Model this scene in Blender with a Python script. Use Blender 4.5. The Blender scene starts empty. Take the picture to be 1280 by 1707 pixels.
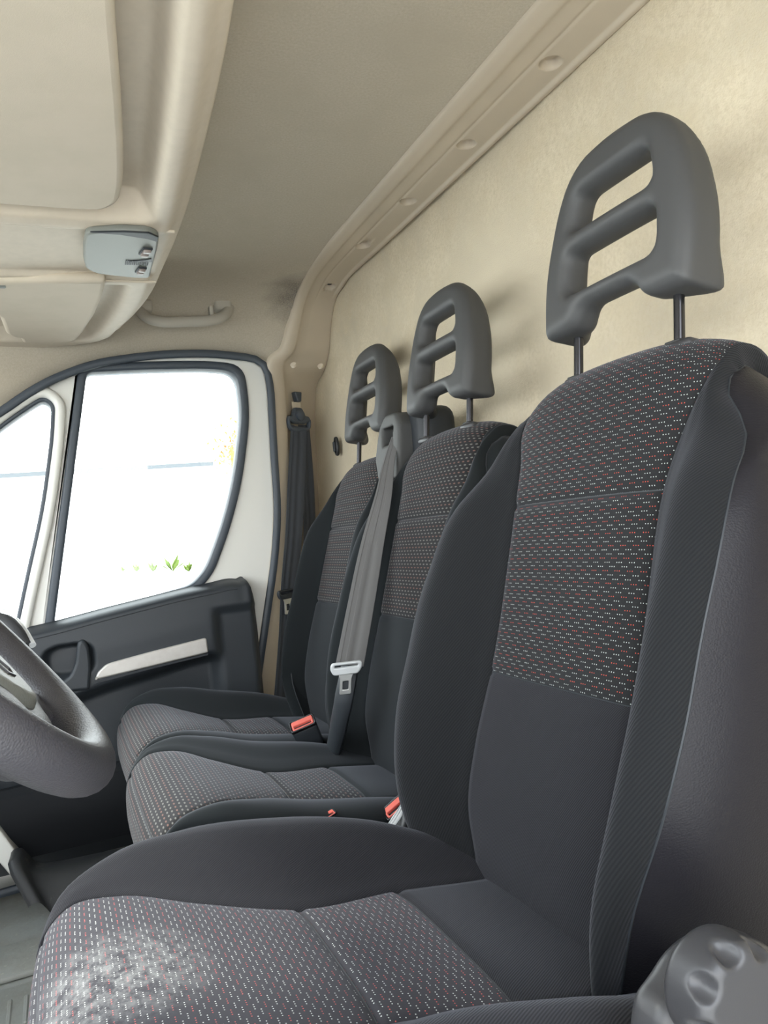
import bpy, bmesh, math, random
import numpy as np
from mathutils import Vector, Matrix
random.seed(4)
SC = bpy.context.scene
COL = SC.collection

# ------------------------------------------------------------------ camera
# world: +X to the rear of the van, +Y across the cab to the passenger door, +Z up (metres)
F, CX, CY = 1282.0, 640.0, 853.5
_vY = np.array([90-CX, 935-CY, F]); _vY /= np.linalg.norm(_vY)
_vX = np.array([(F*F+(935-CY)*-270)/550, -270, F]); _vX /= np.linalg.norm(_vX)
_vX -= _vX.dot(_vY)*_vY; _vX /= np.linalg.norm(_vX)
_vZ = np.cross(_vX, _vY)
CR = np.array([_vX, _vY, _vZ])          # world <- (right, down, forward)
CAM = np.array([0.0, 0.0, 1.15])
cam_data = bpy.data.cameras.new('camera'); cam = bpy.data.objects.new('camera', cam_data); COL.objects.link(cam)
cam_data.sensor_fit = 'HORIZONTAL'; cam_data.sensor_width = 36.0; cam_data.lens = F*36/1280; cam_data.clip_start = 0.02
_m = Matrix.Identity(4)
for _r in range(3):
    _m[_r][0] = CR[_r][0]; _m[_r][1] = -CR[_r][1]; _m[_r][2] = -CR[_r][2]; _m[_r][3] = CAM[_r]
cam.matrix_world = _m
SC.camera = cam

# ------------------------------------------------------------------ daylight and exposure
world = bpy.data.worlds.new('sky'); SC.world = world; world.use_nodes = True
wn = world.node_tree; wn.nodes.clear()
_o = wn.nodes.new('ShaderNodeOutputWorld'); _b = wn.nodes.new('ShaderNodeBackground')
_g = wn.nodes.new('ShaderNodeTexCoord'); _s = wn.nodes.new('ShaderNodeSeparateXYZ'); _r = wn.nodes.new('ShaderNodeValToRGB')
wn.links.new(_g.outputs['Generated'], _s.inputs[0]); wn.links.new(_s.outputs['Z'], _r.inputs[0])
_r.color_ramp.elements[0].position = 0.0; _r.color_ramp.elements[0].color = (1.0, 1.0, 1.0, 1)
_r.color_ramp.elements[1].position = 0.9; _r.color_ramp.elements[1].color = (0.80, 0.90, 1.0, 1)
wn.links.new(_r.outputs[0], _b.inputs['Color']); _b.inputs['Strength'].default_value = 5.0
wn.links.new(_b.outputs[0], _o.inputs['Surface'])
SC.view_settings.view_transform = 'Standard'; SC.view_settings.look = 'None'
SC.view_settings.gamma = 1.0; SC.view_settings.use_curve_mapping = False
SC.view_settings.exposure = 0.62
SC.cycles.max_bounces = 10; SC.cycles.diffuse_bounces = 6; SC.cycles.transparent_max_bounces = 12
def sun(rot, energy, angle, color):
    l = bpy.data.lights.new('sun', 'SUN'); l.energy = energy; l.angle = angle; l.color = color
    o = bpy.data.objects.new('sun', l); COL.objects.link(o); o.rotation_euler = rot
    return o
# a veiled, soft sun in front of the van
_d = Vector((0.62, -0.30, -0.72)).normalized()
_so = sun((0, 0, 0), 5.0, math.radians(14), (1.0, 0.96, 0.88)); _so.rotation_euler = _d.to_track_quat('-Z', 'Y').to_euler()

# ------------------------------------------------------------------ helpers
def P(u, v, ax, val):
    d = CR @ np.array([(u-CX)/F, (v-CY)/F, 1.0]); i = 'xyz'.index(ax)
    return CAM + (val-CAM[i])/d[i]*d
def crv(keys, vals, t):
    """smooth (Catmull-Rom) table lookup"""
    keys = np.asarray(keys, float); vals = np.asarray(vals, float); t = np.atleast_1d(np.asarray(t, float))
    one = vals.ndim == 1
    if one: vals = vals[:, None]
    m = np.zeros_like(vals); n = len(keys)
    d = (vals[1:]-vals[:-1])/(keys[1:]-keys[:-1])[:, None]
    m[0] = d[0]; m[-1] = d[-1]
    for i in range(1, n-1):
        h0 = keys[i]-keys[i-1]; h1 = keys[i+1]-keys[i]
        m[i] = (d[i-1]*h1+d[i]*h0)/(h0+h1)
    t = np.clip(t, keys[0], keys[-1]); k = np.clip(np.searchsorted(keys, t, 'right')-1, 0, n-2)
    h = (keys[k+1]-keys[k]); s = ((t-keys[k])/h)[:, None]; h = h[:, None]
    r = (2*s**3-3*s**2+1)*vals[k]+(s**3-2*s**2+s)*h*m[k]+(-2*s**3+3*s**2)*vals[k+1]+(s**3-s**2)*h*m[k+1]
    return r[:, 0] if one else r
def sm(a, b, x):
    t = np.clip((x-a)/(b-a), 0, 1); return t*t*(3-2*t)
def arc(pts, n):
    pts = np.asarray(pts, float)
    L = np.concatenate([[0], np.cumsum(np.linalg.norm(np.diff(pts, axis=0), axis=1))])
    return crv(L, pts, np.linspace(0, L[-1], n))

def obj(name, verts, faces, mat, parent=None, smooth=True, uv=None, angle=None):
    me = bpy.data.meshes.new(name)
    me.from_pydata([tuple(map(float, v)) for v in verts], [], [tuple(f) for f in faces])
    if smooth: me.polygons.foreach_set('use_smooth', [True]*len(me.polygons))
    if uv is not None:
        l = me.uv_layers.new(name='UVMap')
        idx = np.zeros(len(me.loops), int); me.loops.foreach_get('vertex_index', idx)
        l.data.foreach_set('uv', np.asarray(uv, float)[idx].ravel())
    me.materials.append(mat); me.update()
    o = bpy.data.objects.new(name, me); COL.objects.link(o)
    if parent is not None:
        o.parent = parent
        o.matrix_parent_inverse = Matrix.Translation(-base_loc(parent))
    if angle is not None: me.set_sharp_from_angle(angle=math.radians(angle))
    return o
def base_loc(o):
    v = Vector(o.location)
    while o.parent is not None:
        v += Vector(o.location)*0; o = o.parent
    return v
def thing(name, label, cat, loc=(0, 0, 0), group=None):
    o = bpy.data.objects.new(name, None); COL.objects.link(o); o.location = loc; o.empty_display_size = 0.05
    o['label'] = label; o['category'] = cat
    if group: o['group'] = group
    return o
def tag(o, label=None, cat=None, group=None, kind=None):
    if label: o['label'] = label
    if cat: o['category'] = cat
    if group: o['group'] = group
    if kind: o['kind'] = kind
    return o
class MB:
    """collects shapes for one mesh"""
    def __init__(s): s.v = []; s.f = []
    def add(s, v, f):
        k = len(s.v); s.v += [tuple(map(float, p)) for p in v]; s.f += [tuple(i+k for i in q) for q in f]; return s
    def grid(s, G, closed_u=False, closed_v=False, flip=False):
        G = np.asarray(G, float); n, m = G.shape[:2]; k = len(s.v)
        s.v += [tuple(p) for p in G.reshape(-1, 3)]
        for i in range(n if closed_u else n-1):
            for j in range(m if closed_v else m-1):
                a, b = i, (i+1) % n; c, d = j, (j+1) % m
                q = (k+a*m+c, k+b*m+c, k+b*m+d, k+a*m+d)
                s.f.append(q[::-1] if flip else q)
        return s
    def tube(s, path, r, n=12, closed=False, flat=1.0, up=(0, 0, 1), caps=True):
        path = np.asarray(path, float); N = len(path); rr = np.broadcast_to(np.asarray(r, float), (N,))
        G = []
        for i in range(N):
            a = path[(i-1) % N] if (closed or i > 0) else path[i]; b = path[(i+1) % N] if (closed or i < N-1) else path[i]
            t = b-a; t /= np.linalg.norm(t)+1e-12
            u = np.cross(t, up)
            if np.linalg.norm(u) < 1e-4: u = np.cross(t, (1, 0, 0))
            u /= np.linalg.norm(u); w = np.cross(u, t)
            G.append([path[i]+rr[i]*(math.cos(q)*u+flat*math.sin(q)*w) for q in np.linspace(0, 2*math.pi, n, endpoint=False)])
        k = len(s.v); s.grid(np.array(G), closed_u=closed, closed_v=True)
        if caps and not closed:
            s.f.append(tuple(k+i for i in range(n))); s.f.append(tuple(k+(N-1)*n+i for i in range(n))[::-1])
        return s
    def box(s, lo, hi, bev=0.0, seg=2, M=None):
        bm = bmesh.new(); bmesh.ops.create_cube(bm, size=1.0)
        lo = np.array(lo, float); hi = np.array(hi, float)
        for v in bm.verts: v.co = Vector((lo+hi)/2+np.array(v.co)*(hi-lo))
        if bev > 0: bmesh.ops.bevel(bm, geom=bm.edges[:], offset=bev, segments=seg, affect='EDGES', profile=0.5)
        bm.verts.index_update()
        vs = [M @ v.co if M is not None else v.co for v in bm.verts]
        s.add(vs, [[v.index for v in f.verts] for f in bm.faces]); bm.free(); return s
    def build(s, name, mat, parent=None, smooth=True, angle=35, uv=None):
        return obj(name, s.v, s.f, mat, parent, smooth, uv, angle if smooth else None)

def plate(outline, holes, th, bev, M, res=2):
    """flat shape with holes, thickness and rounded rims; local xy -> world by M. returns verts, faces"""
    cu = bpy.data.curves.new('t', 'CURVE'); cu.dimensions = '2D'; cu.fill_mode = 'BOTH'
    cu.extrude = max(th/2-bev, 0); cu.bevel_depth = bev; cu.bevel_resolution = res; cu.offset = -bev
    for pl in [outline]+list(holes):
        sp = cu.splines.new('POLY'); sp.points.add(len(pl)-1); sp.use_cyclic_u = True
        for p, q in zip(sp.points, pl): p.co = (q[0], q[1], 0, 1)
    o = bpy.data.objects.new('t', cu); me = o.to_mesh()
    vs = [M @ v.co for v in me.vertices]; fs = [tuple(p.vertices) for p in me.polygons]
    o.to_mesh_clear(); bpy.data.objects.remove(o); bpy.data.curves.remove(cu)
    return vs, fs
def XZ(y):   # local (x, y) -> world (X, Z) at Y
    return Matrix(((1, 0, 0, 0), (0, 0, 1, y), (0, 1, 0, 0), (0, 0, 0, 1)))
def XY(z):
    return Matrix.Translation((0, 0, z))
def YZ(x):
    return Matrix(((0, 0, 1, x), (1, 0, 0, 0), (0, 1, 0, 0), (0, 0, 0, 1)))
def rounded(pts, r, n=5):
    """round the corners of a closed polygon"""
    out = []; N = len(pts); pts = [np.array(p, float) for p in pts]
    rs = r if hasattr(r, '__len__') else [r]*N
    for i in range(N):
        a, b, c = pts[i-1], pts[i], pts[(i+1) % N]; q = rs[i]
        if q <= 0: out.append(b); continue
        d1 = a-b; d2 = c-b; l1 = np.linalg.norm(d1); l2 = np.linalg.norm(d2); k = min(q, l1*.49, l2*.49)
        p0 = b+d1/l1*k; p2 = b+d2/l2*k
        for t in np.linspace(0, 1, n): out.append((1-t)**2*p0+2*t*(1-t)*b+t*t*p2)
    return out
def inset(poly, d):
    out = []; N = len(poly); poly = [np.array(p, float)[:2] for p in poly]
    A = sum(poly[i][0]*poly[(i+1) % N][1]-poly[(i+1) % N][0]*poly[i][1] for i in range(N)); sg = 1 if A > 0 else -1
    for i in range(N):
        t = poly[(i+1) % N]-poly[i-1]; t /= np.linalg.norm(t)+1e-9
        out.append(poly[i]+sg*d*np.array([-t[1], t[0]]))
    return out

def nets(fn, lo, hi, h):
    """surface nets: polygon skin of the solid fn(x,y,z) < 0"""
    lo = np.array(lo, float); n = np.ceil((np.array(hi)-lo)/h).astype(int)+1
    ax = [lo[i]+h*np.arange(n[i]) for i in range(3)]
    X, Y, Z = np.meshgrid(*ax, indexing='ij'); V = fn(X, Y, Z)
    S = V < 0
    c = n-1; acc = np.zeros(tuple(c)+(3,)); cnt = np.zeros(tuple(c))
    Pts = np.stack([X, Y, Z], -1)
    for a in range(3):
        sl0 = [slice(None)]*3; sl1 = [slice(None)]*3; sl0[a] = slice(0, -1); sl1[a] = slice(1, None)
        v0, v1 = V[tuple(sl0)], V[tuple(sl1)]; cr = S[tuple(sl0)] != S[tuple(sl1)]
        t = np.where(cr, v0/np.where(v0 == v1, 1, v0-v1), 0)
        pt = Pts[tuple(sl0)]+(Pts[tuple(sl1)]-Pts[tuple(sl0)])*t[..., None]
        b, d = [q for q in range(3) if q != a]
        for db in (0, 1):
            for dd in (0, 1):
                s = [slice(None)]*3; s[b] = slice(db, db+c[b]); s[d] = slice(dd, dd+c[d])
                acc += np.where(cr[tuple(s)][..., None], pt[tuple(s)], 0); cnt += cr[tuple(s)]
    idx = -np.ones(tuple(c), int); on = cnt > 0; idx[on] = np.arange(on.sum())
    verts = acc[on]/cnt[on][:, None]; faces = []
    for a in range(3):
        sl0 = [slice(None)]*3; sl1 = [slice(None)]*3; sl0[a] = slice(0, -1); sl1[a] = slice(1, None)
        cr = S[tuple(sl0)] != S[tuple(sl1)]; ii = np.argwhere(cr)
        b, d = (a+1) % 3, (a+2) % 3
        ii = ii[(ii[:, b] > 0) & (ii[:, d] > 0) & (ii[:, b] < c[b]) & (ii[:, d] < c[d])]
        eb = np.eye(3, dtype=int)[b]; ed = np.eye(3, dtype=int)[d]
        q = [idx[tuple((ii-o).T)] for o in (eb*0, eb, eb+ed, ed)]
        fl = S[tuple(ii.T)]
        for k in range(len(ii)):
            f = (int(q[0][k]), int(q[1][k]), int(q[2][k]), int(q[3][k]))
            faces.append(f if fl[k] else f[::-1])
    return verts, faces
def sd_poly(x, y, pts):
    pts = np.asarray(pts, float); d = np.full(x.shape, 1e9); s = np.ones(x.shape)
    for i in range(len(pts)):
        a = pts[i]; b = pts[i-1]; ex, ey = b-a; wx, wy = x-a[0], y-a[1]
        t = np.clip((wx*ex+wy*ey)/(ex*ex+ey*ey+1e-15), 0, 1)
        d = np.minimum(d, (wx-ex*t)**2+(wy-ey*t)**2)
        c1 = y >= a[1]; c2 = y < b[1]; c3 = ex*wy > ey*wx
        s = np.where((c1 & c2 & c3) | (~c1 & ~c2 & ~c3), -s, s)
    return s*np.sqrt(d)
def smin(a, b, k): h = np.clip(.5+.5*(b-a)/k, 0, 1); return b+(a-b)*h-k*h*(1-h)
def smax(a, b, k): return -smin(-a, -b, k)

# ------------------------------------------------------------------ materials
def mat(name, color, rough=0.6, metal=0.0, spec=0.5, bump=None, mott=None, sheen=0.0, coords='Object', weave=None, dots=None, stain=None, coat=0, smudge=None):
    m = bpy.data.materials.new(name); m.use_nodes = True; nt = m.node_tree; N = nt.nodes; L = nt.links
    bs = N['Principled BSDF']; bs.inputs['Base Color'].default_value = (*color, 1); bs.inputs['Roughness'].default_value = rough
    bs.inputs['Metallic'].default_value = metal; bs.inputs['Specular IOR Level'].default_value = spec
    if coat: bs.inputs['Coat Weight'].default_value = coat; bs.inputs['Coat Roughness'].default_value = .2
    if sheen: bs.inputs['Sheen Weight'].default_value = sheen; bs.inputs['Sheen Roughness'].default_value = .45; bs.inputs['Sheen Tint'].default_value = (.75, .78, .9, 1)
    tc = N.new('ShaderNodeTexCoord'); out = tc.outputs[coords]
    def math_(op, a, b=None, c=None):
        n = N.new('ShaderNodeMath'); n.operation = op
        for i, q in enumerate((a, b, c)):
            if q is None: continue
            if isinstance(q, (int, float)): n.inputs[i].default_value = q
            else: L.new(q, n.inputs[i])
        return n.outputs[0]
    def mix(fac, a, b):
        n = N.new('ShaderNodeMix'); n.data_type = 'RGBA'
        if isinstance(fac, (int, float)): n.inputs[0].default_value = fac
        else: L.new(fac, n.inputs[0])
        for k, q in ((6, a), (7, b)):
            if isinstance(q, tuple): n.inputs[k].default_value = (*q, 1)
            else: L.new(q, n.inputs[k])
        return n.outputs[2]
    col = tuple(color)
    if mott:      # (scale, other colour, low, high)
        for (sc, oc, lo, hi) in mott:
            no = N.new('ShaderNodeTexNoise'); no.inputs['Scale'].default_value = sc; no.inputs['Detail'].default_value = 5; no.inputs['Roughness'].default_value = .6
            L.new(out, no.inputs[0])
            mr = N.new('ShaderNodeMapRange'); mr.inputs[1].default_value = lo; mr.inputs[2].default_value = hi
            L.new(no.outputs['Fac'], mr.inputs[0]); col = mix(mr.outputs[0], col, oc)
    h = None
    if bump and bump[0] == 'noise':
        no = N.new('ShaderNodeTexNoise'); no.inputs['Scale'].default_value = bump[1]; no.inputs['Detail'].default_value = 3; L.new(out, no.inputs[0]); h = no.outputs['Fac']
    if bump and bump[0] == 'grain':
        no = N.new('ShaderNodeTexVoronoi'); no.inputs['Scale'].default_value = bump[1]; L.new(out, no.inputs[0]); h = no.outputs['Distance']
    if weave:     # diagonal twill on the cloth's own coordinates: (ridges per metre, other colour)
        sx = N.new('ShaderNodeSeparateXYZ'); L.new(tc.outputs['UV'], sx.inputs[0])
        s = math_('MULTIPLY', math_('ADD', sx.outputs[0], math_('MULTIPLY', sx.outputs[1], weave[2])), weave[0]*6.2832)
        w = math_('MULTIPLY_ADD', math_('SINE', s), .5, .5); h = w
        col = mix(w, weave[1], col)
    if dots:      # rows of short dashes broken in three, staggered, each third row red
        pu, pv, nd, r, wh, rd, sub = dots[:7]; el = dots[7] if len(dots) > 7 else 1
        sx = N.new('ShaderNodeSeparateXYZ'); L.new(tc.outputs['UV'], sx.inputs[0])
        v = math_('DIVIDE', sx.outputs[1], pv); row = math_('FLOOR', v); fv = math_('SUBTRACT', math_('FRACT', v), .5)
        u = math_('ADD', math_('DIVIDE', sx.outputs[0], pu), math_('MULTIPLY', row, .54)); fu = math_('FRACT', u)
        ingrp = math_('LESS_THAN', fu, nd*sub/pu)
        du = math_('SUBTRACT', math_('FRACT', math_('DIVIDE', math_('MULTIPLY', fu, pu), sub)), .5)
        dd = math_('SQRT', math_('ADD', math_('POWER', math_('MULTIPLY', du, sub/el), 2), math_('POWER', math_('MULTIPLY', fv, pv), 2)))
        inside = math_('MULTIPLY', math_('LESS_THAN', dd, r), ingrp)
        third = math_('LESS_THAN', math_('MODULO', math_('ADD', row, 3000), 3), .5)
        col = mix(inside, col, mix(third, wh, rd))
    if smudge:    # grubby patch on cloth: (centre, radius, colour)
        vd = N.new('ShaderNodeVectorMath'); vd.operation = 'DISTANCE'; L.new(out, vd.inputs[0]); vd.inputs[1].default_value = smudge[0]
        no = N.new('ShaderNodeTexNoise'); no.inputs['Scale'].default_value = 350; no.inputs['Detail'].default_value = 4; L.new(out, no.inputs[0])
        n2 = N.new('ShaderNodeTexNoise'); n2.inputs['Scale'].default_value = 14; L.new(out, n2.inputs[0])
        f = math_('MULTIPLY', math_('MAXIMUM', math_('SUBTRACT', 1.0, math_('DIVIDE', math_('ADD', vd.outputs['Value'], math_('MULTIPLY', math_('SUBTRACT', n2.outputs['Fac'], .5), .12)), smudge[1])), 0.0), math_('MULTIPLY', no.outputs['Fac'], 2.0))
        fm = N.new('ShaderNodeClamp'); L.new(f, fm.inputs[0]); col = mix(fm.outputs[0], col, smudge[2])
    if stain:     # worn, dusty bloom on a seat front, fixed to the cloth
        x0, y0, rad, sc_ = stain
        gp = N.new('ShaderNodeSeparateXYZ'); L.new(tc.outputs['UV'], gp.inputs[0])
        dx = math_('DIVIDE', math_('SUBTRACT', gp.outputs[0], x0), rad); dy = math_('DIVIDE', math_('SUBTRACT', gp.outputs[1], y0), rad)
        rr = math_('SUBTRACT', 1.0, math_('ADD', math_('POWER', dx, 2), math_('POWER', dy, 2)))
        no = N.new('ShaderNodeTexNoise'); no.inputs['Scale'].default_value = 60; no.inputs['Detail'].default_value = 10; no.inputs['Roughness'].default_value = .75; L.new(tc.outputs['UV'], no.inputs[0])
        k = N.new('ShaderNodeMapRange'); k.inputs[1].default_value = .42; k.inputs[2].default_value = .7; L.new(no.outputs['Fac'], k.inputs[0])
        f = math_('MULTIPLY', math_('MULTIPLY', math_('MAXIMUM', rr, 0.0), k.outputs[0]), sc_)
        col = mix(f, col, (.42, .43, .43))
    if not isinstance(col, tuple): L.new(col, bs.inputs['Base Color'])
    if h is not None:
        bu = N.new('ShaderNodeBump'); bu.inputs['Strength'].default_value = (bump[2] if bump else .35); bu.inputs['Distance'].default_value = (bump[3] if bump else .0006)
        L.new(h, bu.inputs['Height']); L.new(bu.outputs[0], bs.inputs['Normal'])
    return m
def glassmat(name, tint=(.97, 1, .99)):
    m = bpy.data.materials.new(name); m.use_nodes = True; nt = m.node_tree; N = nt.nodes; N.clear()
    o = N.new('ShaderNodeOutputMaterial'); t = N.new('ShaderNodeBsdfTransparent'); g = N.new('ShaderNodeBsdfGlossy'); x = N.new('ShaderNodeMixShader'); fr = N.new('ShaderNodeFresnel')
    t.inputs[0].default_value = (*tint, 1); g.inputs['Roughness'].default_value = .02
    fr.inputs[0].default_value = 1.45
    nt.links.new(fr.outputs[0], x.inputs[0]); nt.links.new(t.outputs[0], x.inputs[1]); nt.links.new(g.outputs[0], x.inputs[2]); nt.links.new(x.outputs[0], o.inputs[0])
    return m
M = {}
_sp = P(190, 1640, 'z', .815); STAIN = (_sp[1], .46-_sp[0]+.006, .085, .55)
M['headliner'] = mat('headliner_cloth', (.47, .42, .34), .95, spec=.1, bump=('noise', 900, .35, .001), mott=[(260, (.41, .365, .29), .35, .7), (6, (.415, .37, .295), .5, .75)], smudge=((.635, 1.87, 1.77), .11, (.17, .15, .13)))
M['carpet'] = mat('bulkhead_felt', (.655, .578, .44), .98, spec=.05, bump=('noise', 420, .5, .0018), mott=[(7, (.53, .47, .36), .42, .68), (22, (.60, .52, .38), .45, .7), (150, (.56, .485, .355), .42, .72), (2.2, (.57, .505, .385), .5, .65)])
M['plastic'] = mat('beige_plastic', (.50, .43, .335), .55, spec=.35, bump=('noise', 1500, .12, .0004), mott=[(3, (.46, .40, .315), .4, .7)])
M['handle'] = mat('handle_plastic', (.40, .375, .32), .6, spec=.3)
M['shelf'] = mat('shelf_plastic', (.60, .525, .42), .62, spec=.3, bump=('noise', 1300, .15, .0004), mott=[(60, (.565, .495, .395), .4, .7), (5, (.57, .50, .40), .5, .7)])
M['visor'] = mat('visor_vinyl', (.57, .50, .40), .75, spec=.2, bump=('noise', 900, .25, .0006), mott=[(14, (.53, .47, .37), .45, .75)])
M['white'] = mat('white_door_paint', (.74, .735, .69), .35, spec=.5, coat=.3)
M['seal'] = mat('rubber_seal', (.022, .026, .031), .55, spec=.4)
M['doorseal'] = mat('glare_tinted_seal', (.05, .062, .078), .5, spec=.5)  # sky glare on the rubber is mixed into this bluish colour
M['doortrim'] = mat('dark_door_plastic', (.024, .029, .035), .5, spec=.45, bump=('grain', 900, .2, .0006))
M['pocket'] = mat('shaded_pocket_plastic', (.009, .010, .012), .7, spec=.2)  # same plastic as the door, darkened to hold the footwell shade
M['rocker'] = mat('taupe_rocker', (.24, .20, .18), .35)
M['silver'] = mat('silver_trim', (.55, .53, .50), .42, metal=.35, mott=[(40, (.50, .47, .44), .4, .7)])
M['twill'] = mat('charcoal_twill', (.021, .021, .025), .9, spec=.2, sheen=.12, weave=(420, (.009, .009, .011), .7), coords='UV')
M['bolster'] = mat('charcoal_bolster_knit', (.0125, .0135, .0145), .92, spec=.15, sheen=.15, weave=(300, (.0075, .008, .009), .6), coords='UV')
M['benchcloth'] = mat('charcoal_bench_cloth', (.012, .0145, .016), .92, spec=.15, sheen=.12, bump=('noise', 900, .2, .0005), coords='UV')
M['dots'] = mat('dotted_cloth', (.014, .0145, .0155), .9, spec=.2, sheen=.12, bump=('noise', 1400, .2, .0004), coords='UV',
                dots=(.0162, .0040, 3, .00052, (.44, .48, .46), (.50, .075, .05), .0029))
M['dots_seat'] = mat('worn_dotted_cloth', (.036, .035, .041), .9, spec=.2, sheen=.1, bump=('noise', 1400, .2, .0004), coords='UV',
                dots=(.0150, .0043, 3, .00052, (.56, .58, .56), (.50, .10, .09), .0028), stain=STAIN)
M['bench_dots'] = mat('dashed_bench_cloth', (.012, .0115, .012), .9, spec=.2, sheen=.12, bump=('noise', 1400, .2, .0004), coords='UV',
                dots=(.0118, .0056, 1, .00115, (.115, .112, .105), (.115, .065, .055), .0080, 2.6))
M['leather'] = mat('black_leatherette', (.011, .0105, .0135), .47, spec=.24, bump=('grain', 700, .35, .0005), coords='UV')
M['headrest'] = mat('grey_headrest_foam', (.055, .056, .057), .52, spec=.35, bump=('noise', 1200, .12, .0004))
M['black'] = mat('black_plastic', (.018, .019, .021), .45, spec=.45, bump=('noise', 700, .1, .0004))
M['rod'] = mat('black_chrome_rod', (.05, .05, .055), .22, metal=.85)
M['greyplastic'] = mat('grey_plastic', (.036, .036, .039), .38, spec=.4, bump=('noise', 900, .12, .0003))
M['housing'] = mat('grey_belt_housing', (.062, .063, .062), .6, spec=.3)
M['web'] = mat('belt_webbing', (.10, .098, .098), .7, spec=.3, sheen=.1, bump=('noise', 900, .3, .0005))
M['web_dark'] = mat('dark_belt_webbing', (.050, .056, .067), .75, spec=.25, bump=('noise', 900, .3, .0005))  # bluish window haze is mixed into the webbing colour
M['steel'] = mat('brushed_steel', (.62, .63, .62), .3, metal=.9)
M['chrome_pl'] = mat('pale_grey_plastic', (.45, .47, .48), .4, spec=.5)
M['red'] = mat('red_button', (.62, .12, .09), .4, spec=.5)
M['wheel'] = mat('wheel_plastic', (.044, .043, .049), .42, spec=.5, bump=('grain', 650, .35, .0008))
M['airbag'] = mat('airbag_cover', (.15, .155, .14), .45, spec=.5, bump=('grain', 500, .35, .0008))
M['lampbezel'] = mat('lamp_bezel', (.165, .172, .152), .5, spec=.5)
M['rubber'] = mat('rubber_mat', (.34, .345, .32), .8, spec=.25, bump=('noise', 60, .5, .003), mott=[(12, (.29, .285, .25), .45, .7), (90, (.45, .43, .37), .62, .75)])
M['concrete'] = mat('pale_concrete', (.62, .61, .58), .9, mott=[(.5, (.55, .54, .51), .4, .7)])
M['leaf'] = mat('weed_leaf', (.10, .15, .02), .8)
M['bark'] = mat('pale_render_wall', (.70, .68, .64), .9)
M['vanwhite'] = mat('outside_white', (.75, .77, .80), .5)
M['seal_far'] = mat('roof_flashing', (.10, .11, .12), .8)
M['orange'] = mat('rusty_post', (.45, .22, .08), .8)
M['glass'] = glassmat('window_glass')
M['print'] = mat('glass_print', (.02, .022, .02), .8)
M['dash'] = mat('dashboard_plastic', (.03, .032, .036), .6, spec=.35, bump=('grain', 500, .2, .0006))
M['floorblk'] = mat('dark_kick_plastic', (.022, .023, .024), .5, spec=.4, bump=('noise', 120, .2, .001), mott=[(25, (.10, .095, .08), .62, .8)])

# ------------------------------------------------------------------ the shell
def struct(name, mb, m, angle=35, smooth=True):
    return tag(mb.build(name, M[m], None, smooth, angle), kind='structure')
FL = 0.38
mb = MB(); mb.box((-1.2, -.12, FL-.06), (.80, 2.10, FL)); floor = struct('floor', mb, 'rubber', smooth=False)
# bulkhead: felt-covered wall behind the seats
mb = MB()
ys = np.linspace(-.16, 2.30, 60); zs = np.linspace(FL-.05, 1.86, 40)
G = np.array([[(0.76+.004*math.sin(3*y+2*z)+.003*math.sin(11*z+5*y)-.012*sm(2.12, 2.20, y), y, z) for z in zs] for y in ys])
mb.grid(G, flip=True); mb.box((.80, -.16, FL-.05), (.83, 2.30, 1.86))
struct('wall_back', mb, 'carpet')
# headliner
LE = [(-1.0, 1.22), (-.5, 1.33), (-.2, 1.45), (-.088, 1.515), (.037, 1.597), (.137, 1.636), (.29, 1.656), (.42, 1.659), (.551, 1.648), (.62, 1.62)]
mb = MB(); G = []
for x in np.linspace(-.55, .632, 60):
    ze = float(crv([a for a, b in LE], [b for a, b in LE], x)[0]); row = []
    fr = sm(-.1, -.55, x)*.12      # roof falls a little to the windscreen
    zt = 1.80-fr
    prof = [(1.02, zt), (1.4, zt), (1.66, zt), (1.80, zt-.006), (1.88, zt-.022), (1.935, zt-.05), (1.975, zt-.05-(zt-.05-ze)*.40), (2.0, zt-.05-(zt-.05-ze)*.72), (2.02, ze), (2.06, ze-.004)]
    pr = arc(prof, 30)
    half = [(p[0], p[1]) for p in pr]
    near = [(2.02-p[0]-.06, p[1]) for p in pr[::-1]]
    G.append([(x, p[0], p[1]) for p in near+half])
mb.grid(np.array(G)); mb.box((-.55, -.16, 1.86), (.83, 2.30, 1.88)); struct('ceiling', mb, 'headliner', 60)

# roof rail + pillar trim on the far side: one moulding lofted from left edge to right edge
def q(u, v, ax, val): return tuple(P(u, v, ax, val))
L = [(.622, -.05, 1.797), (.622, .6, 1.797), (.622, 1.1, 1.797), (.622, 1.55, 1.797), (.630, 1.76, 1.797), (.634, 1.86, 1.785), (.632, 1.925, 1.755),
     q(480, 545, 'y', 1.955), q(469, 582, 'y', 1.98), q(447, 606, 'y', 2.0), q(454, 660, 'y', 2.02), q(459, 750, 'y', 2.02), q(464, 850, 'y', 2.02), q(450, 1000, 'y', 2.02), q(428, 1150, 'y', 2.02), (.40, 2.02, .36)]
R = [(.758, -.05, 1.79), (.758, .6, 1.79), (.758, 1.1, 1.795), (.758, 1.55, 1.80), (.758, 1.78, 1.805), (.758, 1.87, 1.795), (.758, 1.935, 1.775),
     (.758, 1.99, 1.72), (.758, 2.02, 1.665), (.758, 2.065, 1.625), (.758, 2.145, 1.575), (.758, 2.185, 1.45), (.758, 2.21, 1.25), (.758, 2.22, 1.0), (.758, 2.23, .76), (.758, 2.23, .36)]
tt = np.arange(len(L)); T = np.sort(np.concatenate([np.linspace(0, 4, 60), np.linspace(4, len(L)-1, 120)[1:]]))
LL = crv(tt, L, T); RR = crv(tt, R, T)
N1 = sm(9.0, 10.0, T)      # 0 = upper rail, 1 = lower recessed pillar
HC = [P(u, v, 'z', 1.797) for u, v in [(917, 99), (777, 237), (680, 334), (605, 410), (549, 474)]]
extra = []
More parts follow.
